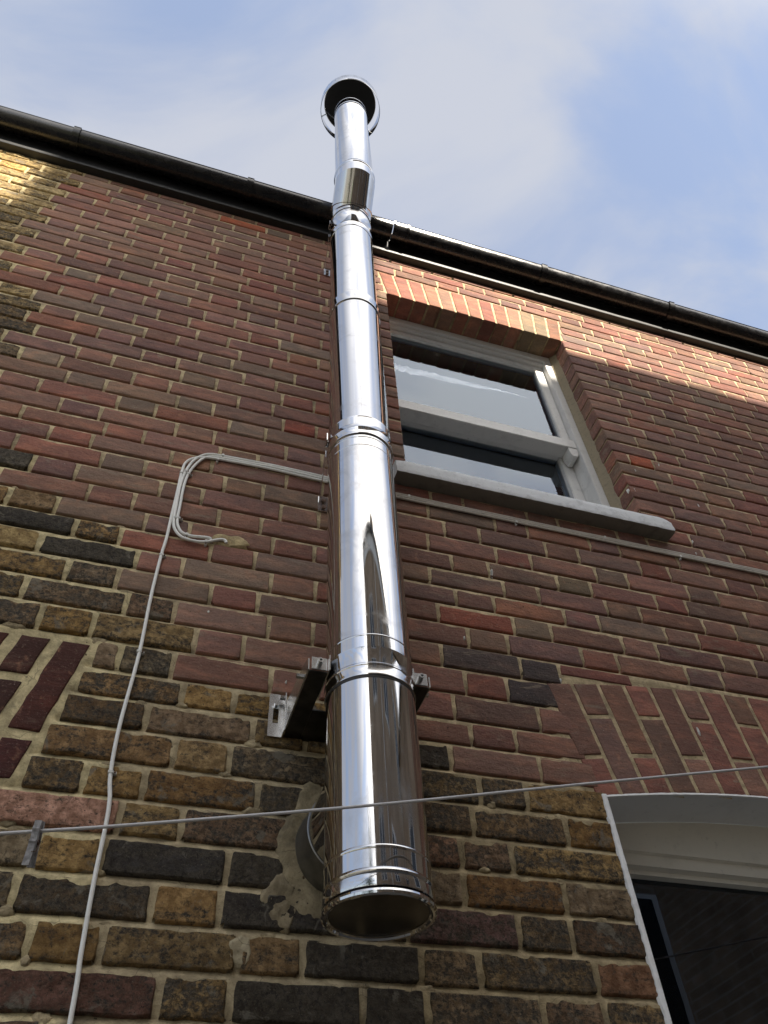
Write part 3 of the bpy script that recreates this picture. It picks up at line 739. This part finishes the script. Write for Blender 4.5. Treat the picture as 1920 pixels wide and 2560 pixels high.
# ------------------------------------------------------------------ rain gutter
gut = empty('rain_gutter', (.6, -.095, 5.48))
tag(gut, 'black half-round plastic rain gutter along the top of the wall', 'gutter')
GY, GZ, GR = -.0890, 5.576, .0520
def gutter_piece(name, x0, x1, r, lip=True, over=0.0):
    n = 26; prof = []
    for k in range(n+1):
        a = pi*k/n; prof.append((GY-r*cos(a), GZ-r*sin(a)+over))
    outer = prof[:]
    outer[0] = (outer[0][0], outer[0][1])
    full = [(outer[0][0]+.004, GZ+.006+over), (outer[0][0]-.001, GZ+.007+over), (outer[0][0]-.003, GZ+.003+over)]+outer+[(GY+r-.003, GZ+.004+over)]
    inner = [(GY-(r-.0025)*cos(pi*k/n), GZ-(r-.0025)*sin(pi*k/n)+over) for k in range(n, -1, -1)]
    full += inner; P = len(full); V = [(x0, y, z) for y, z in full]+[(x1, y, z) for y, z in full]
    F = [(k, (k+1) % P, P+(k+1) % P, P+k) for k in range(P)]
    return link(name, sharpen(mesh(name, V, F), 50), M['gutter'], gut)
gutter_piece('gutter_trough', WX0-.1, .66, GR); gutter_piece('gutter_trough', .664, WX1+.1, GR)
def gx(px, py): 
    p = W(px, py, GY-GR); return p.x
for (px, py) in ((195, 322), (628, 448), (1362, 668), (1683, 765)):
    x = gx(px, py); gutter_piece('gutter_bracket', x-.016, x+.016, GR+.0065)
x = gx(1005, 562); gutter_piece('gutter_union', x-.040, x+.040, GR+.003); 
for d in (-.036, .036): gutter_piece('union_clip', x+d-.006, x+d+.006, GR+.0075)

# ------------------------------------------------------------------ stainless flue
FX, FYc, FR = .405, -.213, .090
UX, UY = .395, -.334
flue = empty('stainless_flue', (FX, FYc, 2.137))
tag(flue, 'tall polished stainless steel twin-wall flue pipe with rain cap, rising past the gutter', 'flue')
def flue_part(name, prof, c=(FX, FYc), mat='steel', cap0=False, cap1=False):
    m = MB(); m.lathe([(r, z) for r, z in prof], (c[0], c[1], 0), seg=128, cap0=cap0, cap1=cap1)
    return m.build(name, M[mat], flue, ang=24)
def seg_prof(z0, z1, beads, r=FR):
    """straight pipe with shallow swages; beads: (z, width, height)"""
    P = [(r, z0), (r, z1)]; out = []
    pts = {z0: r, z1: r}
    for (z, w, h) in beads:
        for k, f in ((-.5, 0), (-.28, .7), (0, 1), (.28, .7), (.5, 0)): pts[round(z+k*w, 5)] = r+h*f
    # sleeves: raise radius slightly between pairs is done with beads only
    return [(pts[z], z) for z in sorted(pts)]
# tee section with closing plug
flue_part('tee_section', seg_prof(2.158, 2.546, [(2.205, .007, .0010), (2.167, .010, .0022)]))
flue_part('tee_plug', [(FR-.006, 2.160), (FR+.003, 2.159), (FR+.0035, 2.147), (FR+.0025, 2.142), (FR-.001, 2.141)])
flue_part('plug_gap', [(FR-.002, 2.1415), (FR-.004, 2.138), (FR-.004, 2.135)], mat='steel_dark')
flue_part('plug_disc', [(FR-.004, 2.139), (FR+.0030, 2.1375), (FR+.0042, 2.134), (FR+.0036, 2.130), (FR+.0005, 2.128), (FR-.003, 2.1285), (FR-.005, 2.1315), (FR-.008, 2.1325)])
M['plug'] = plain('dull_plug_steel', (.13, .12, .105), .22, 1.0, .3, 14)
flue_part('plug_underside', [(FR-.008, 2.1325), (FR-.009, 2.1335), (.001, 2.1335)], mat='plug')
m = MB(); m.lathe([(FR-.001, 0), (FR-.001, .19), (FR+.002, .195), (FR+.002, .21)], (FX, FYc, 2.345), (0, 1, 0), seg=96); m.build('tee_branch', M['steel'], flue, ang=24)
m = MB(); m.lathe([(FR-.0005, .135), (FR+.0015, .137), (FR+.002, .16), (FR+.007, .205), (FR+.008, .213)], (FX, FYc, 2.345), (0, 1, 0), seg=96); m.build('wall_rosette', M['foil'], flue, ang=30)
# locking band at the wall support
flue_part('locking_band', [(FR-.001, 2.545), (FR+.0022, 2.546), (FR+.0024, 2.549), (FR+.0018, 2.551), (FR+.0018, 2.5685), (FR+.0028, 2.5705), (FR+.0028, 2.5735), (FR+.0018, 2.5755), (FR+.0018, 2.6135), (FR+.0022, 2.6150), (FR-.001, 2.6165)])
flue_part('band_gap', [(FR+.0006, 2.5395), (FR+.0012, 2.5455)], mat='steel_dark')
flue_part('pipe_section', seg_prof(2.6160, 3.362, [(2.6475, .005, .0007), (3.313, .004, .0007), (3.349, .005, .0009)]))
flue_part('joint_collar', [(FR-.001, 3.362), (FR+.0036, 3.3630), (FR+.0042, 3.3665), (FR+.0036, 3.3700), (FR+.0010, 3.371), (FR+.0010, 3.395), (FR+.0018, 3.397), (FR+.0010, 3.399), (FR+.0010, 3.4355), (FR+.0013, 3.437), (FR-.001, 3.440)])
flue_part('pipe_section', seg_prof(3.436, 4.204, [(3.452, .006, .0005)]))
flue_part('joint_collar', [(FR-.001, 4.200), (FR+.0034, 4.201), (FR+.0040, 4.204), (FR+.0034, 4.207), (FR+.0010, 4.208), (FR+.0010, 4.262), (FR+.0014, 4.2645), (FR-.001, 4.268)])
flue_part('pipe_section', seg_prof(4.264, 4.915, []))
flue_part('joint_collar', [(FR-.001, 4.912), (FR+.0012, 4.914), (FR+.0010, 4.918), (FR+.0010, 4.953), (FR+.0020, 4.956), (FR+.0010, 4.959), (FR+.0010, 5.084), (FR+.0022, 5.087), (FR+.0010, 5.090), (FR+.001, 5.115)])
# vertical welded seam on the front of the third section
def seam(z0, z1, phi):
    m = MB(); r = FR+.0002; m.tube([(FX+r*cos(phi), FYc+r*sin(phi), z0), (FX+r*cos(phi), FYc+r*sin(phi), z1)], .0006, 6); m.build('weld_seam', M['steel_dull'], flue)
a_ = atan2(CAM.y-FYc, CAM.x-FX)
seam(4.27, 4.91, a_+.08); seam(3.45, 4.198, a_+.12)
# 45 degree offset: lobster-back of mitred rings
def sweep_pipe(name, nodes, radii, mat='steel', seg=128):
    """nodes: (centre, ring normal); rings stay in the plane of their normal"""
    V = []; F = []
    for (c, nrm), r in zip(nodes, radii):
        c = Vector(c); nrm = Vector(nrm).normalized()
        ex = Vector((1, 0, 0)); ex = (ex-nrm*ex.dot(nrm)).normalized(); ey = nrm.cross(ex)
        for k in range(seg):
            t = 2*pi*k/seg; V.append(tuple(c+(ex*cos(t)+ey*sin(t))*r))
    for j in range(len(nodes)-1):
        for k in range(seg):
            q = (k+1) % seg; F.append((j*seg+k, j*seg+q, (j+1)*seg+q, (j+1)*seg+k))
    me = mesh(name, V, F); sharpen(me, 24); return link(name, me, M[mat], flue)
zL, zU = 5.195, 5.195+(FYc-UY)
def tl(a): return Vector((0, -sin(a), cos(a)))
q45, q22 = radians(45), radians(22.5)
dv = Vector((UX-FX, UY-FYc, zU-zL)); P0 = Vector((FX, FYc, zL)); P1 = P0+dv; k22 = 1/cos(q22)
def mitred(name, rings, mat='steel', seg=128):
    """rings: (point, pipe axis, radius, cutting plane normal): the pipe's circle slid along its axis onto the plane"""
    V = []; F = []
    for P_, ax, r, nrm in rings:
        P_, ax, nrm = Vector(P_), Vector(ax).normalized(), Vector(nrm).normalized(); e1 = Vector((1, 0, 0)); e1 = (e1-ax*e1.dot(ax)).normalized(); e2 = ax.cross(e1)
        for k in range(seg):
            t = 2*pi*k/seg; o = (e1*cos(t)+e2*sin(t))*r; V.append(tuple(P_+o-ax*(o.dot(nrm)/ax.dot(nrm))))
    for j in range(len(rings)-1):
        for k in range(seg):
            q = (k+1) % seg; F.append((j*seg+k, j*seg+q, (j+1)*seg+q, (j+1)*seg+k))
    return link(name, sharpen(mesh(name, V, F), 14), M[mat], flue)
up_ = Vector((0, 0, 1)); da = dv.normalized(); bis = (up_+da).normalized(); ER = FR+.0024
mitred('elbow_collar', [((FX, FYc, 5.112), up_, FR+.0008, up_), ((FX, FYc, 5.113), up_, ER+.0012, up_), ((FX, FYc, 5.120), up_, ER+.0012, up_), ((FX, FYc, 5.121), up_, ER, up_), (P0, up_, ER, bis)])
mitred('elbow_body', [(P0, da, ER, bis), (P1, da, ER, bis)])
mitred('elbow_ring', [(P0+da*.044, da, ER-.001, da), (P0+da*.0445, da, ER+.003, da), (P0+da*.052, da, ER+.003, da), (P0+da*.0525, da, ER-.001, da)])
mitred('elbow_collar', [(P1, up_, ER, bis), (P1+up_*.05, up_, ER, up_)])
UR = FR+.0015
def up_part(name, prof, mat='steel', cap0=False, cap1=False): return flue_part(name, prof, (UX, UY), mat, cap0, cap1)
up_part('joint_collar', [(UR+.0009, zU+.049), (UR+.0012, zU+.062), (UR+.004, zU+.066), (UR+.005, zU+.070), (UR+.004, zU+.074), (UR+.0012, zU+.078), (UR+.0012, zU+.10), (UR, zU+.104)])
ZT = 6.585
up_part('pipe_section', [(UR, zU+.10), (UR, ZT-.135), (UR+.002, ZT-.13), (UR+.0005, ZT-.122), (UR+.0005, ZT-.05), (UR+.003, ZT-.044), (UR+.003, ZT-.01), (UR+.001, ZT), (UR-.01, ZT), (UR-.01, ZT-.3)])
CZ = 6.800
up_part('cap_disc', [(.002, CZ+.035), (.07, CZ+.030), (.153, CZ+.006), (.156, CZ), (.153, CZ-.002)])
up_part('cap_underside', [(.153, CZ-.002), (.10, CZ-.004), (.002, CZ-.004)], 'cap_under')
up_part('wind_ring', [(.172, CZ-.158), (.1745, CZ-.160), (.176, CZ-.157), (.176, CZ-.060), (.1745, CZ-.056), (.172, CZ-.058), (.172, CZ-.158)])
for k in range(2):
    a = radians((32, 150)[k]); d = Vector((cos(a), sin(a), 0)); c = Vector((UX, UY, 0))
    m = MB(); m.tube([c+d*(UR+.002)+Vector((0, 0, ZT-.06)), c+d*(UR+.006)+Vector((0, 0, ZT)), c+d*.140+Vector((0, 0, CZ-.05)), c+d*.148+Vector((0, 0, CZ-.003))], .0035, 8); m.build('cap_strut', M['cap_under'], flue)
    m = MB(); m.tube([c+d*.143+Vector((0, 0, CZ-.055)), c+d*.174+Vector((0, 0, CZ-.092))], .0045, 8); m.build('ring_strut', M['steel_dull'], flue)

# ------------------------------------------------------------------ wall supports
def bolt(mb, c, d, r, h, hexa=True):
    mb.lathe([(0.0005, h), (r, h), (r, 0)], c, d, seg=6 if hexa else 14)
sup = empty('wall_support', (.40, -.12, 2.58))
tag(sup, 'steel wall support with two arms and bolts holding the flue low down', 'bracket')
AZb = 2.581
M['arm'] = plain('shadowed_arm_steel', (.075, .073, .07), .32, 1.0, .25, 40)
m = MB(); m.box((.3095, -.112, AZb+.0005), (.4885, .003, AZb+.0032)); m.build('back_plate', M['arm'], sup)
for s in (-1, 1):
    xi, xo = (.309, .272) if s < 0 else (.489, .526)
    m = MB()
    m.box((min(xi, xo), -.240, AZb), (max(xi, xo), .004, AZb+.003))                     # horizontal web, seen from below
    m.build('arm_web', M['arm'], sup, bevel=.0006)
    m = MB(); xe = xo
    P = [(-.240, AZb+.0032), (.0, AZb+.0032), (.0, AZb+.075), (-.20, AZb+.045), (-.240, AZb+.03)]
    m.add([(xe, y, z) for y, z in P]+[(xe+.003*s, y, z) for y, z in P], [tuple(range(5)), tuple(reversed(range(5, 10)))]+[(k, 5+k, 5+(k+1) % 5, (k+1) % 5) for k in range(5)])
    m.build('arm_flange', M['steel_dull'], sup)
    # slotted wall plate
    px = xo+.005*s; m = MB(); a, b = sorted((px, px+.032*s)); zlo, zhi = AZb-.004, AZb+.106; sl0, sl1 = AZb+.03, AZb+.078; mid = (a+b)/2
    for (q0, q1, r0, r1) in ((a, mid-.006, zlo, zhi), (mid+.006, b, zlo, zhi), (mid-.006, mid+.006, zlo, sl0), (mid-.006, mid+.006, sl1, zhi)):
        m.box((q0, -.007, r0), (q1, -.004, r1))
    m.build('wall_plate', M['steel_dull'], sup)
    m = MB(); m.box((px-.0015, -.035, zlo), (px+.0015, -.0072, zhi-.012)); m.build('plate_return', M['steel_dull'], sup)
    m = MB(); bolt(m, (mid, -.007, sl1-.004), (0, -1, 0), .0095, .003, False); bolt(m, (mid, -.010, sl1-.004), (0, -1, 0), .006, .008); m.build('wall_bolt', M['steel_dull'], sup)
    m = MB(); bolt(m, (px, -.022, zhi-.018), (s, 0, 0), .006, .012); bolt(m, (xo+.003*s, -.19, AZb+.022), (s, 0, 0), .006, .013); m.build('side_bolt', M['steel_dull'], sup)
    # front lug with its socket screw
    l0, l1 = sorted((xi+.001*s, xo-.004*s)); m = MB(); m.box((l0, -.243, AZb+.0035), (l1, -.240, AZb+.034)); m.build('clamp_lug', M['steel_dull'], sup, bevel=.0008)
    m = MB(); cx = (l0+l1)/2; m.lathe([(.0025, .008), (.0026, .0125), (.0058, .0125), (.0058, 0)], (cx, -.243, AZb+.019), (0, -1, 0), seg=16); m.build('lug_screw', M['steel_dull'], sup)
    m = MB(); m.box((min(xi, xi-.0025*s), -.255, AZb-.002), (max(xi, xi-.0025*s), -.16, AZb+.034)); m.build('clamp_jaw', M['steel_dull'], sup)
def wall_clip(name, z, label):
    c = empty(name, (.345, -.02, z)); tag(c, label, 'bracket')
    m = MB(); m.box((.335, -.006, z-.035), (.47, -.003, z+.03)); m.build('wall_plate', M['steel_dull'], c)
    m = MB(); bolt(m, (.351, -.006, z-.02), (0, -1, 0), .007, .006); bolt(m, (.351, -.006, z+.008), (0, -1, 0), .007, .006); m.build('wall_bolt', M['nail'], c)
    m = MB(); pts = [(.337, -.006, z+.02), (.332, -.05, z+.03), (.325, -.11, z+.035), (.318, -.16, z+.036)]
    for dz in (0,):
        for i in range(len(pts)-1):
            p, q = Vector(pts[i]), Vector(pts[i+1]); m.add([p-Vector((0, 0, .016)), q-Vector((0, 0, .016)), q+Vector((0, 0, .016)), p+Vector((0, 0, .016)), p-Vector((-.002, 0, .016)), q-Vector((-.002, 0, .016)), q+Vector((.002, 0, .016)), p+Vector((.002, 0, .016))], [(3, 2, 1, 0), (4, 5, 6, 7), (0, 1, 5, 4), (2, 3, 7, 6), (1, 2, 6, 5), (3, 0, 4, 7)])
    m.build('strap_arm', M['steel_dull'], c)
    m = MB(); m.box((.306, -.196, z+.018), (.3155, -.193, z+.05)); m.box((.306, -.222, z+.018), (.309, -.1965, z+.05)); m.build('strap_lug', M['steel_dull'], c)
    m = MB(); bolt(m, (.3105, -.196, z+.034), (0, -1, 0), .0045, .008); m.build('lug_screw', M['nail'], c)
    m = MB(); m.lathe([(FR+.0012, z+.018-2.137), (FR+.0012, z+.05-2.137)], (FX, FYc, 2.137), seg=96); m.build('strap_band', M['steel'], c)
wall_clip('wall_band', 3.395, 'small steel wall band beside the bunched cables, halfway up the flue')
wall_clip('wall_band', 5.06, 'small dark wall band behind the flue just under the gutter')

# ------------------------------------------------------------------ cables
def D_(x, y): return Zm('D', x, y)
CR = .0041
def cable(name, pts, label, offs=0.0, clips=(), brown_from=None):
    c = empty(name, (pts[0][0], -.005, pts[0][1])); tag(c, label, 'cable', 'cables clipped to the wall')
    P = [(x, -.0062-offs+.0012*noise.noise(Vector((x*8, z*8, offs*300))), z) for x, z in pts]
    P = smooth_path(P, 6)
    if brown_from is None: m = MB(); m.tube(P, CR, 10); m.build('sheath', M['cable'], c)
    else:
        A = [p for p in P if p.x <= brown_from]; B = [p for p in P if p.x > brown_from]
        m = MB(); m.tube(A+B[:1], CR, 10); m.build('sheath', M['cable'], c)
        m = MB(); m.tube(B, CR, 10); m.build('sheath', M['cable_brown'], c)
    for (x, z, ang) in clips:
        R_ = Matrix.Translation((x, -.006-offs, z)) @ Matrix.Rotation(ang, 4, 'Y')
        m = MB(); m.box((-.0052, -.0052, -.0035), (.0052, .009, .0035), R_); m.box((.0045, -.001, -.003), (.0115, .009, .003), R_); m.build('cable_clip', M['clip'], c, bevel=.001)
        m = MB(); m.lathe([(.0004, .003), (.0019, .002), (.0019, 0)], R_ @ Vector((.008, -.001, 0)), (0, -1, 0), seg=8); m.build('clip_nail', M['nail'], c)
def rel(*pts): return [D_(x, y) for x, y in pts]
zr = 3.505
wav = lambda x, s: .0018*noise.noise(Vector((x*7, s, 0)))
right_run = lambda dz, s: [(x, zr+dz+wav(x, s)) for x in (.613, .75, .9, 1.05, 1.2, 1.33, 1.5, 1.7, 1.9, 2.1, 2.4, 2.8, 3.3)]
bottom = [(-.01, .25), (-.014, 1.0), (-.020, 1.6), Zm('L5', 345, 985), Zm('L5', 400, 640), Zm('L5', 465, 280), Zm('L5', 520, 20), Zm('L4', 540, 720), Zm('L4', 545, 585), Zm('L4', 590, 350), Zm('L4', 685, 0), Zm('L3', 745, 500), Zm('L3', 795, 300)]
cable('cable', bottom+rel((60, 860), (105, 660), (160, 430), (200, 250), (235, 160), (300, 118), (400, 106), (500, 112), (620, 132), (1050, 215), (1530, 325))+[(.46, 3.506)]+right_run(-.006, 1),
      'long white cable climbing the wall from the bottom edge, then running right under the sill', 0, [(*Zm('L3', 795, 300), 0), (*Zm('L3', 685, 778), 0), (*Zm('L4', 545, 583), 0), (*D_(200, 250), 0), (1.0, zr-.006, pi/2), (1.62, zr-.006, pi/2), (2.2, zr-.006, pi/2)], .42)
cable('cable', rel((622, 912), (610, 890), (570, 880), (500, 890), (430, 902), (330, 897), (210, 862), (145, 800), (125, 720), (150, 560), (185, 380), (235, 245), (310, 140), (400, 88), (480, 76), (590, 92), (800, 130), (1100, 190), (1530, 287))+[(.46, 3.515)]+right_run(.010, 2),
      'outer white cable of the looped pair ending at the mortar patch', .001, [(*D_(140, 680), 0), (*D_(240, 240), 0), (*D_(590, 90), pi/2), (*D_(430, 902), pi/2), (.63, zr+.010, pi/2), (1.33, zr+.010, pi/2)], .42)
cable('cable', rel((478, 878), (450, 862), (380, 856), (280, 845), (205, 815), (168, 760), (160, 690), (185, 560), (220, 380), (268, 255), (345, 160), (430, 106), (530, 100), (610, 112), (800, 150), (1100, 205), (1530, 305))+[(.46, 3.511)]+right_run(.002, 3),
      'inner white cable of the looped pair, ending short of the mortar patch', .0006, [(*D_(170, 680), 0), (*D_(265, 265), 0), (*D_(540, 125), pi/2), (*D_(250, 836), pi/2)], .42)

# ------------------------------------------------------------------ washing line and peg
LY = -.40
lp = [W(px, py, LY) for px, py in ((0, 2084), (263, 2067), (560, 2044), (840, 2021), (1110, 1995.5), (1400, 1966), (1660, 1941), (1920, 1917))]
d0 = (lp[1]-lp[0]); d1 = (lp[-1]-lp[-2])
P = [lp[0]-d0*6, lp[0]-d0*3]+lp+[lp[-1]+d1*2.5, lp[-1]+d1*6]
ln = empty('washing_line', P[0]); tag(ln, 'thin grey plastic washing line stretched across in front of the flue', 'washing line')
m = MB(); m.tube(smooth_path(P, 8), .0023, 10); m.build('line_cord', M['line'], ln)
m = MB(); e_ = P[-1]; m.tube([(e_.x+.01, LY, 0), (e_.x+.01, LY, e_.z+.12)], .025, 14); m.build('line_post', M['steel_dull'], ln)
e_ = P[0]; m = MB(); m.tube([(e_.x-.01, LY, 0), (e_.x-.01, LY, e_.z+.12)], .025, 14); m.build('line_post', M['steel_dull'], ln)
pt = W(97, 2078, LY)
pg = empty('clothes_peg', pt); tag(pg, 'weathered grey wooden clothes peg hanging on the washing line', 'clothes peg')
top = W(101, 2053, LY-.004); bot = W(70, 2166, LY+.012)
ax_ = (bot-top); Lp = ax_.length; ez = ax_.normalized(); ex = (RGT-ez*RGT.dot(ez)).normalized(); ey = ez.cross(ex)
for s in (-1, 1):
    m = MB()
    # tapered prong: notch for the cord near the top, spring seat in the middle
    prof = [(0, .0012, .0050), (.12, .0010, .0058), (.19, .0026, .0058), (.26, .0010, .0056), (.42, .0012, .0056), (.47, .0030, .0056), (.52, .0014, .0056), (.75, .0034, .0052), (1, .0062, .0046)]
    V = []
    for t, gp, th in prof:
        c = top+ez*(t*Lp)
        for wy in (-.0045, .0045):
            for dpt in (gp, gp+th): V.append(c+ey*(s*dpt)+ex*wy)
    F = []
    for i in range(len(prof)-1):
        a = 4*i; b = a+4
        F += [(a, a+2, b+2, b), (a+1, b+1, b+3, a+3), (a, b, b+1, a+1), (a+2, a+3, b+3, b+2)]
    F += [(0, 1, 3, 2), (len(V)-4, len(V)-2, len(V)-1, len(V)-3)]
    m.add(V, F); me = mesh('prong', m.v, m.f, False); bm = bmesh.new(); bm.from_mesh(me); bmesh.ops.recalc_face_normals(bm, faces=bm.faces); bm.to_mesh(me); bm.free()
    link('prong', me, M['peg'], pg)
m = MB(); cc = top+ez*(.47*Lp); pts = [cc+ex*(-.0065+.013*k/60)+(ey*cos(k*.9)+ez*sin(k*.9))*.0030 for k in range(61)]; m.tube(pts, .0006, 5)
for s in (-1, 1): m.tube([cc+ex*.0065*s+ez*.003, cc+ex*.0065*s+ez*.012+ey*.004*s, cc+ex*.003*s+ez*.013+ey*.0095*s], .0006, 5)
m.build('spring', M['nail'], pg)

# ------------------------------------------------------------------ places behind the camera, seen in the reflections
def brickwall_mat(name, c1, c2, mort):
    t = NT(name); b = t.n('ShaderNodeTexBrick'); tc = t.n('ShaderNodeNewGeometry'); sp = t.n('ShaderNodeSeparateXYZ'); cb = t.n('ShaderNodeCombineXYZ')
    t.l(tc.outputs['Position'], sp.inputs[0]); t.l(t.math('ADD', sp.outputs[0], sp.outputs[1]), cb.inputs[0]); t.l(sp.outputs[2], cb.inputs[1]); t.l(cb.outputs[0], b.inputs['Vector'])
    b.inputs['Color1'].default_value = (*c1, 1); b.inputs['Color2'].default_value = (*c2, 1); b.inputs['Mortar'].default_value = (*mort, 1)
    b.inputs['Scale'].default_value = 1.0; b.inputs['Brick Width'].default_value = .225; b.inputs['Row Height'].default_value = .075; b.inputs['Mortar Size'].default_value = .008
    t.set(**{'Base Color': t.mix(t.ramp(t.noise(t.pos(), 1.4, 6, .6), .35, .7), b.outputs[0], t.mix(1.0, b.outputs[0], (.6, .58, .56), 'MULTIPLY')), 'Roughness': .9}); return t.m
M['far_brick'] = brickwall_mat('neighbour_brick', (.30, .21, .14), (.38, .27, .18), (.40, .36, .29)); M['far_white'] = plain('white_upvc', (.75, .75, .74), .4)
M['far_glass'] = plain('far_window_glass', (.03, .035, .04), .05, 0)
def window_on(parent, x0, x1, z0, z1, y):
    m = MB(); m.box((x0, y, z0), (x1, y+.04, z1)); m.build('window', M['far_white'], parent)
    w = (x1-x0)/2
    for k in range(2):
        m = MB(); m.box((x0+.05+k*w, y+.04, z0+.06), (x0+w-.05+k*w+.0, y+.046, z1-.06)); m.build('pane', M['far_glass'], parent)
nh = empty('neighbour_house', (2, -4.5, 0)); tag(nh, 'brick neighbouring house with white gutter behind the viewer, mirrored in the flue', 'house')
NY = -6.4; NZ = 9.72
m = MB(); m.box((-1.85, -11.5, 0), (9.5, NY, NZ-.1)); m.build('wall', M['far_brick'], nh)
m = MB(); m.add([(-2.0, NY+.16, NZ+.06), (9.7, NY+.16, NZ+.06), (9.7, -9.0, NZ+1.1), (-2.0, -9.0, NZ+1.1), (9.7, -11.7, NZ), (-2.0, -11.7, NZ), (-2.0, NY+.16, NZ+.02), (9.7, NY+.16, NZ+.02)], [(0, 1, 2, 3), (3, 2, 4, 5), (0, 6, 7, 1), (6, 5, 4, 7), (0, 3, 5, 6), (1, 7, 4, 2)]); m.build('roof', M['slate'], nh)
m = MB(); m.box((-1.95, NY+.003, NZ-.36), (9.6, NY+.03, NZ-.02)); m.build('fascia', M['far_white'], nh)
m = MB(); m.tube([(-2.0, NY+.10, NZ+.02), (9.7, NY+.10, NZ+.02)], .06, 16); m.build('gutter', M['slate'], nh)
for wx in (-.6, 2.4, 5.6):
    for wz in (1.0, 4.0, 6.9): window_on(nh, wx, wx+1.1, wz, wz+1.6, NY)
m = MB(); m.tube([(1.6, NY+.08, 0), (1.6, NY+.08, NZ-.05)], .05, 14); m.build('drain_pipe', M['far_white'], nh)
sh = 10*tan(SUN_AZ); SY = -9.6
m = MB(); m.box((-.92+sh, SY-.7, NZ+.4), (.50+sh, SY, 13.9)); m.build('chimney', M['far_brick'], nh)
for k in range(4):
    m = MB(); m.lathe([(.11, 13.9), (.12, 14.0), (.09, 14.3), (.10, 14.32)], (-.70+sh+k*.33, SY-.35, 0), seg=16); m.build('chimney_pot', M['far_brick'], nh)
eh = empty('end_house', (6, -1, 0)); tag(eh, 'brick house closing the passage to the right, mirrored at the edge of the flue', 'house')
m = MB(); m.box((4.7, -4.4, 0), (9, 4, 5.9)); m.build('wall', M['far_brick'], eh)
m = MB(); m.add([(4.5, -4.6, 5.9), (9.2, -4.6, 5.9), (9.2, 4.2, 5.9), (4.5, 4.2, 5.9), (6.85, -4.6, 6.9), (6.85, 4.2, 6.9)], [(3, 2, 1, 0), (0, 1, 4), (2, 3, 5), (1, 2, 5, 4), (3, 0, 4, 5)]); m.build('roof', M['slate'], eh)
m = MB(); m.box((4.66, -2.6, 3.2), (4.698, -1.5, 4.8)); m.build('window', M['far_white'], eh)
m = MB(); m.box((4.654, -2.5, 3.3), (4.6595, -1.6, 4.7)); m.build('pane', M['far_glass'], eh)
# garden tree
M['bark'] = plain('bark', (.09, .07, .05), .9, 0, .4, 20, .6); M['leaf'] = plain('green_leaf', (.055, .10, .03), .6, 0, .5, 3)
tr = empty('garden_tree', (-5.2, -8.5, 0)); tag(tr, 'leafy garden tree beyond the end of the neighbouring house', 'tree')
m = MB(); base = Vector((-5.2, -8.5, 0)); tips = []
m.tube([base, base+Vector((.1, 0, 1.5)), base+Vector((-.05, .1, 3.2)), base+Vector((.1, 0, 5))], .2, 12, rad=[.24, .19, .15, .07])
for k in range(9):
    a = k*2.4; s0 = base+Vector((0, 0, 1.7+.36*k)); t_ = s0+Vector((cos(a)*(1.7-.1*k), sin(a)*(1.7-.1*k), 1.0+.12*k)); m.tube([s0, (s0+t_)/2+Vector((0, 0, .15)), t_], .05, 8, rad=[.075, .05, .02]); tips += [t_, (s0+t_)/2]
tips.append(base+Vector((0, 0, 5.2))); m.build('trunk', M['bark'], tr)
V = []; F = []; r2 = random.Random(3)
for t_ in tips:
    for k in range(260):
        o = Vector((r2.gauss(0, .42), r2.gauss(0, .42), r2.gauss(0, .36))); c = t_+o; a = Vector((r2.uniform(-1, 1), r2.uniform(-1, 1), r2.uniform(-.4, .4))).normalized(); b = a.orthogonal().normalized(); l_ = r2.uniform(.05, .10); n = len(V)
        V += [c-a*l_, c+b*l_*.5, c+a*l_, c-b*l_*.5]; F.append((n, n+1, n+2, n+3))
link('crown', mesh('crown', V, F, False), M['leaf'], tr)

# ------------------------------------------------------------------ vapour trail, mirrored in the window
def contrail():
    yg = FY+.046; vc = Vector((CAM.x, 2*yg-CAM.y, CAM.z))
    def far(px, py):
        d = ray(px, py); d = Vector((d.x, -d.y, d.z)); return vc+d*(900/d.z)
    a, b = far(989, 918), far(1327, 997); a2 = a+(a-b)*1.4
    n = 420; V = []; F = []; seg = 9; up = Vector((0, 0, 1)); ax = (b-a2).normalized(); s1 = ax.cross(up).normalized(); s2 = s1.cross(ax)
    for i in range(n+1):
        t = i/n; c = a2+(b-a2)*t; R = 5.0*min(1, (1-t)*3.0+.02)
        for k in range(seg):
            w = 2*pi*k/seg; dirv = s1*cos(w)+s2*sin(w)
            rr = R*(.72+.55*noise.noise(Vector((t*150, cos(w)*1.2, sin(w)*1.2)))+.35*noise.noise(Vector((t*380, cos(w)*2, sin(w)*2))))
            V.append(tuple(c+dirv*max(.15, rr)))
    for i in range(n):
        for k in range(seg):
            q = (k+1) % seg; F.append((i*seg+k, i*seg+q, (i+1)*seg+q, (i+1)*seg+k))
    tt = NT('vapour'); df = tt.n('ShaderNodeBsdfDiffuse'); ts = tt.n('ShaderNodeBsdfTranslucent'); mm = tt.n('ShaderNodeAddShader')
    for q_ in (df, ts): q_.inputs['Color'].default_value = (.95, .95, .95, 1)
    df.inputs['Color'].default_value = (.5, .5, .5, 1); tt.l(df.outputs[0], mm.inputs[0]); tt.l(ts.outputs[0], mm.inputs[1]); tt.l(mm.outputs[0], tt.out.inputs[0]); mt = tt.m; o = link('vapour_trail', mesh('vapour_trail', V, F), mt)
    tag(o, 'white vapour trail across the sky, mirrored in the upper window pane', 'vapour trail', kind='structure')
contrail()
print('bricks', len(bricks), 'single', len(single))
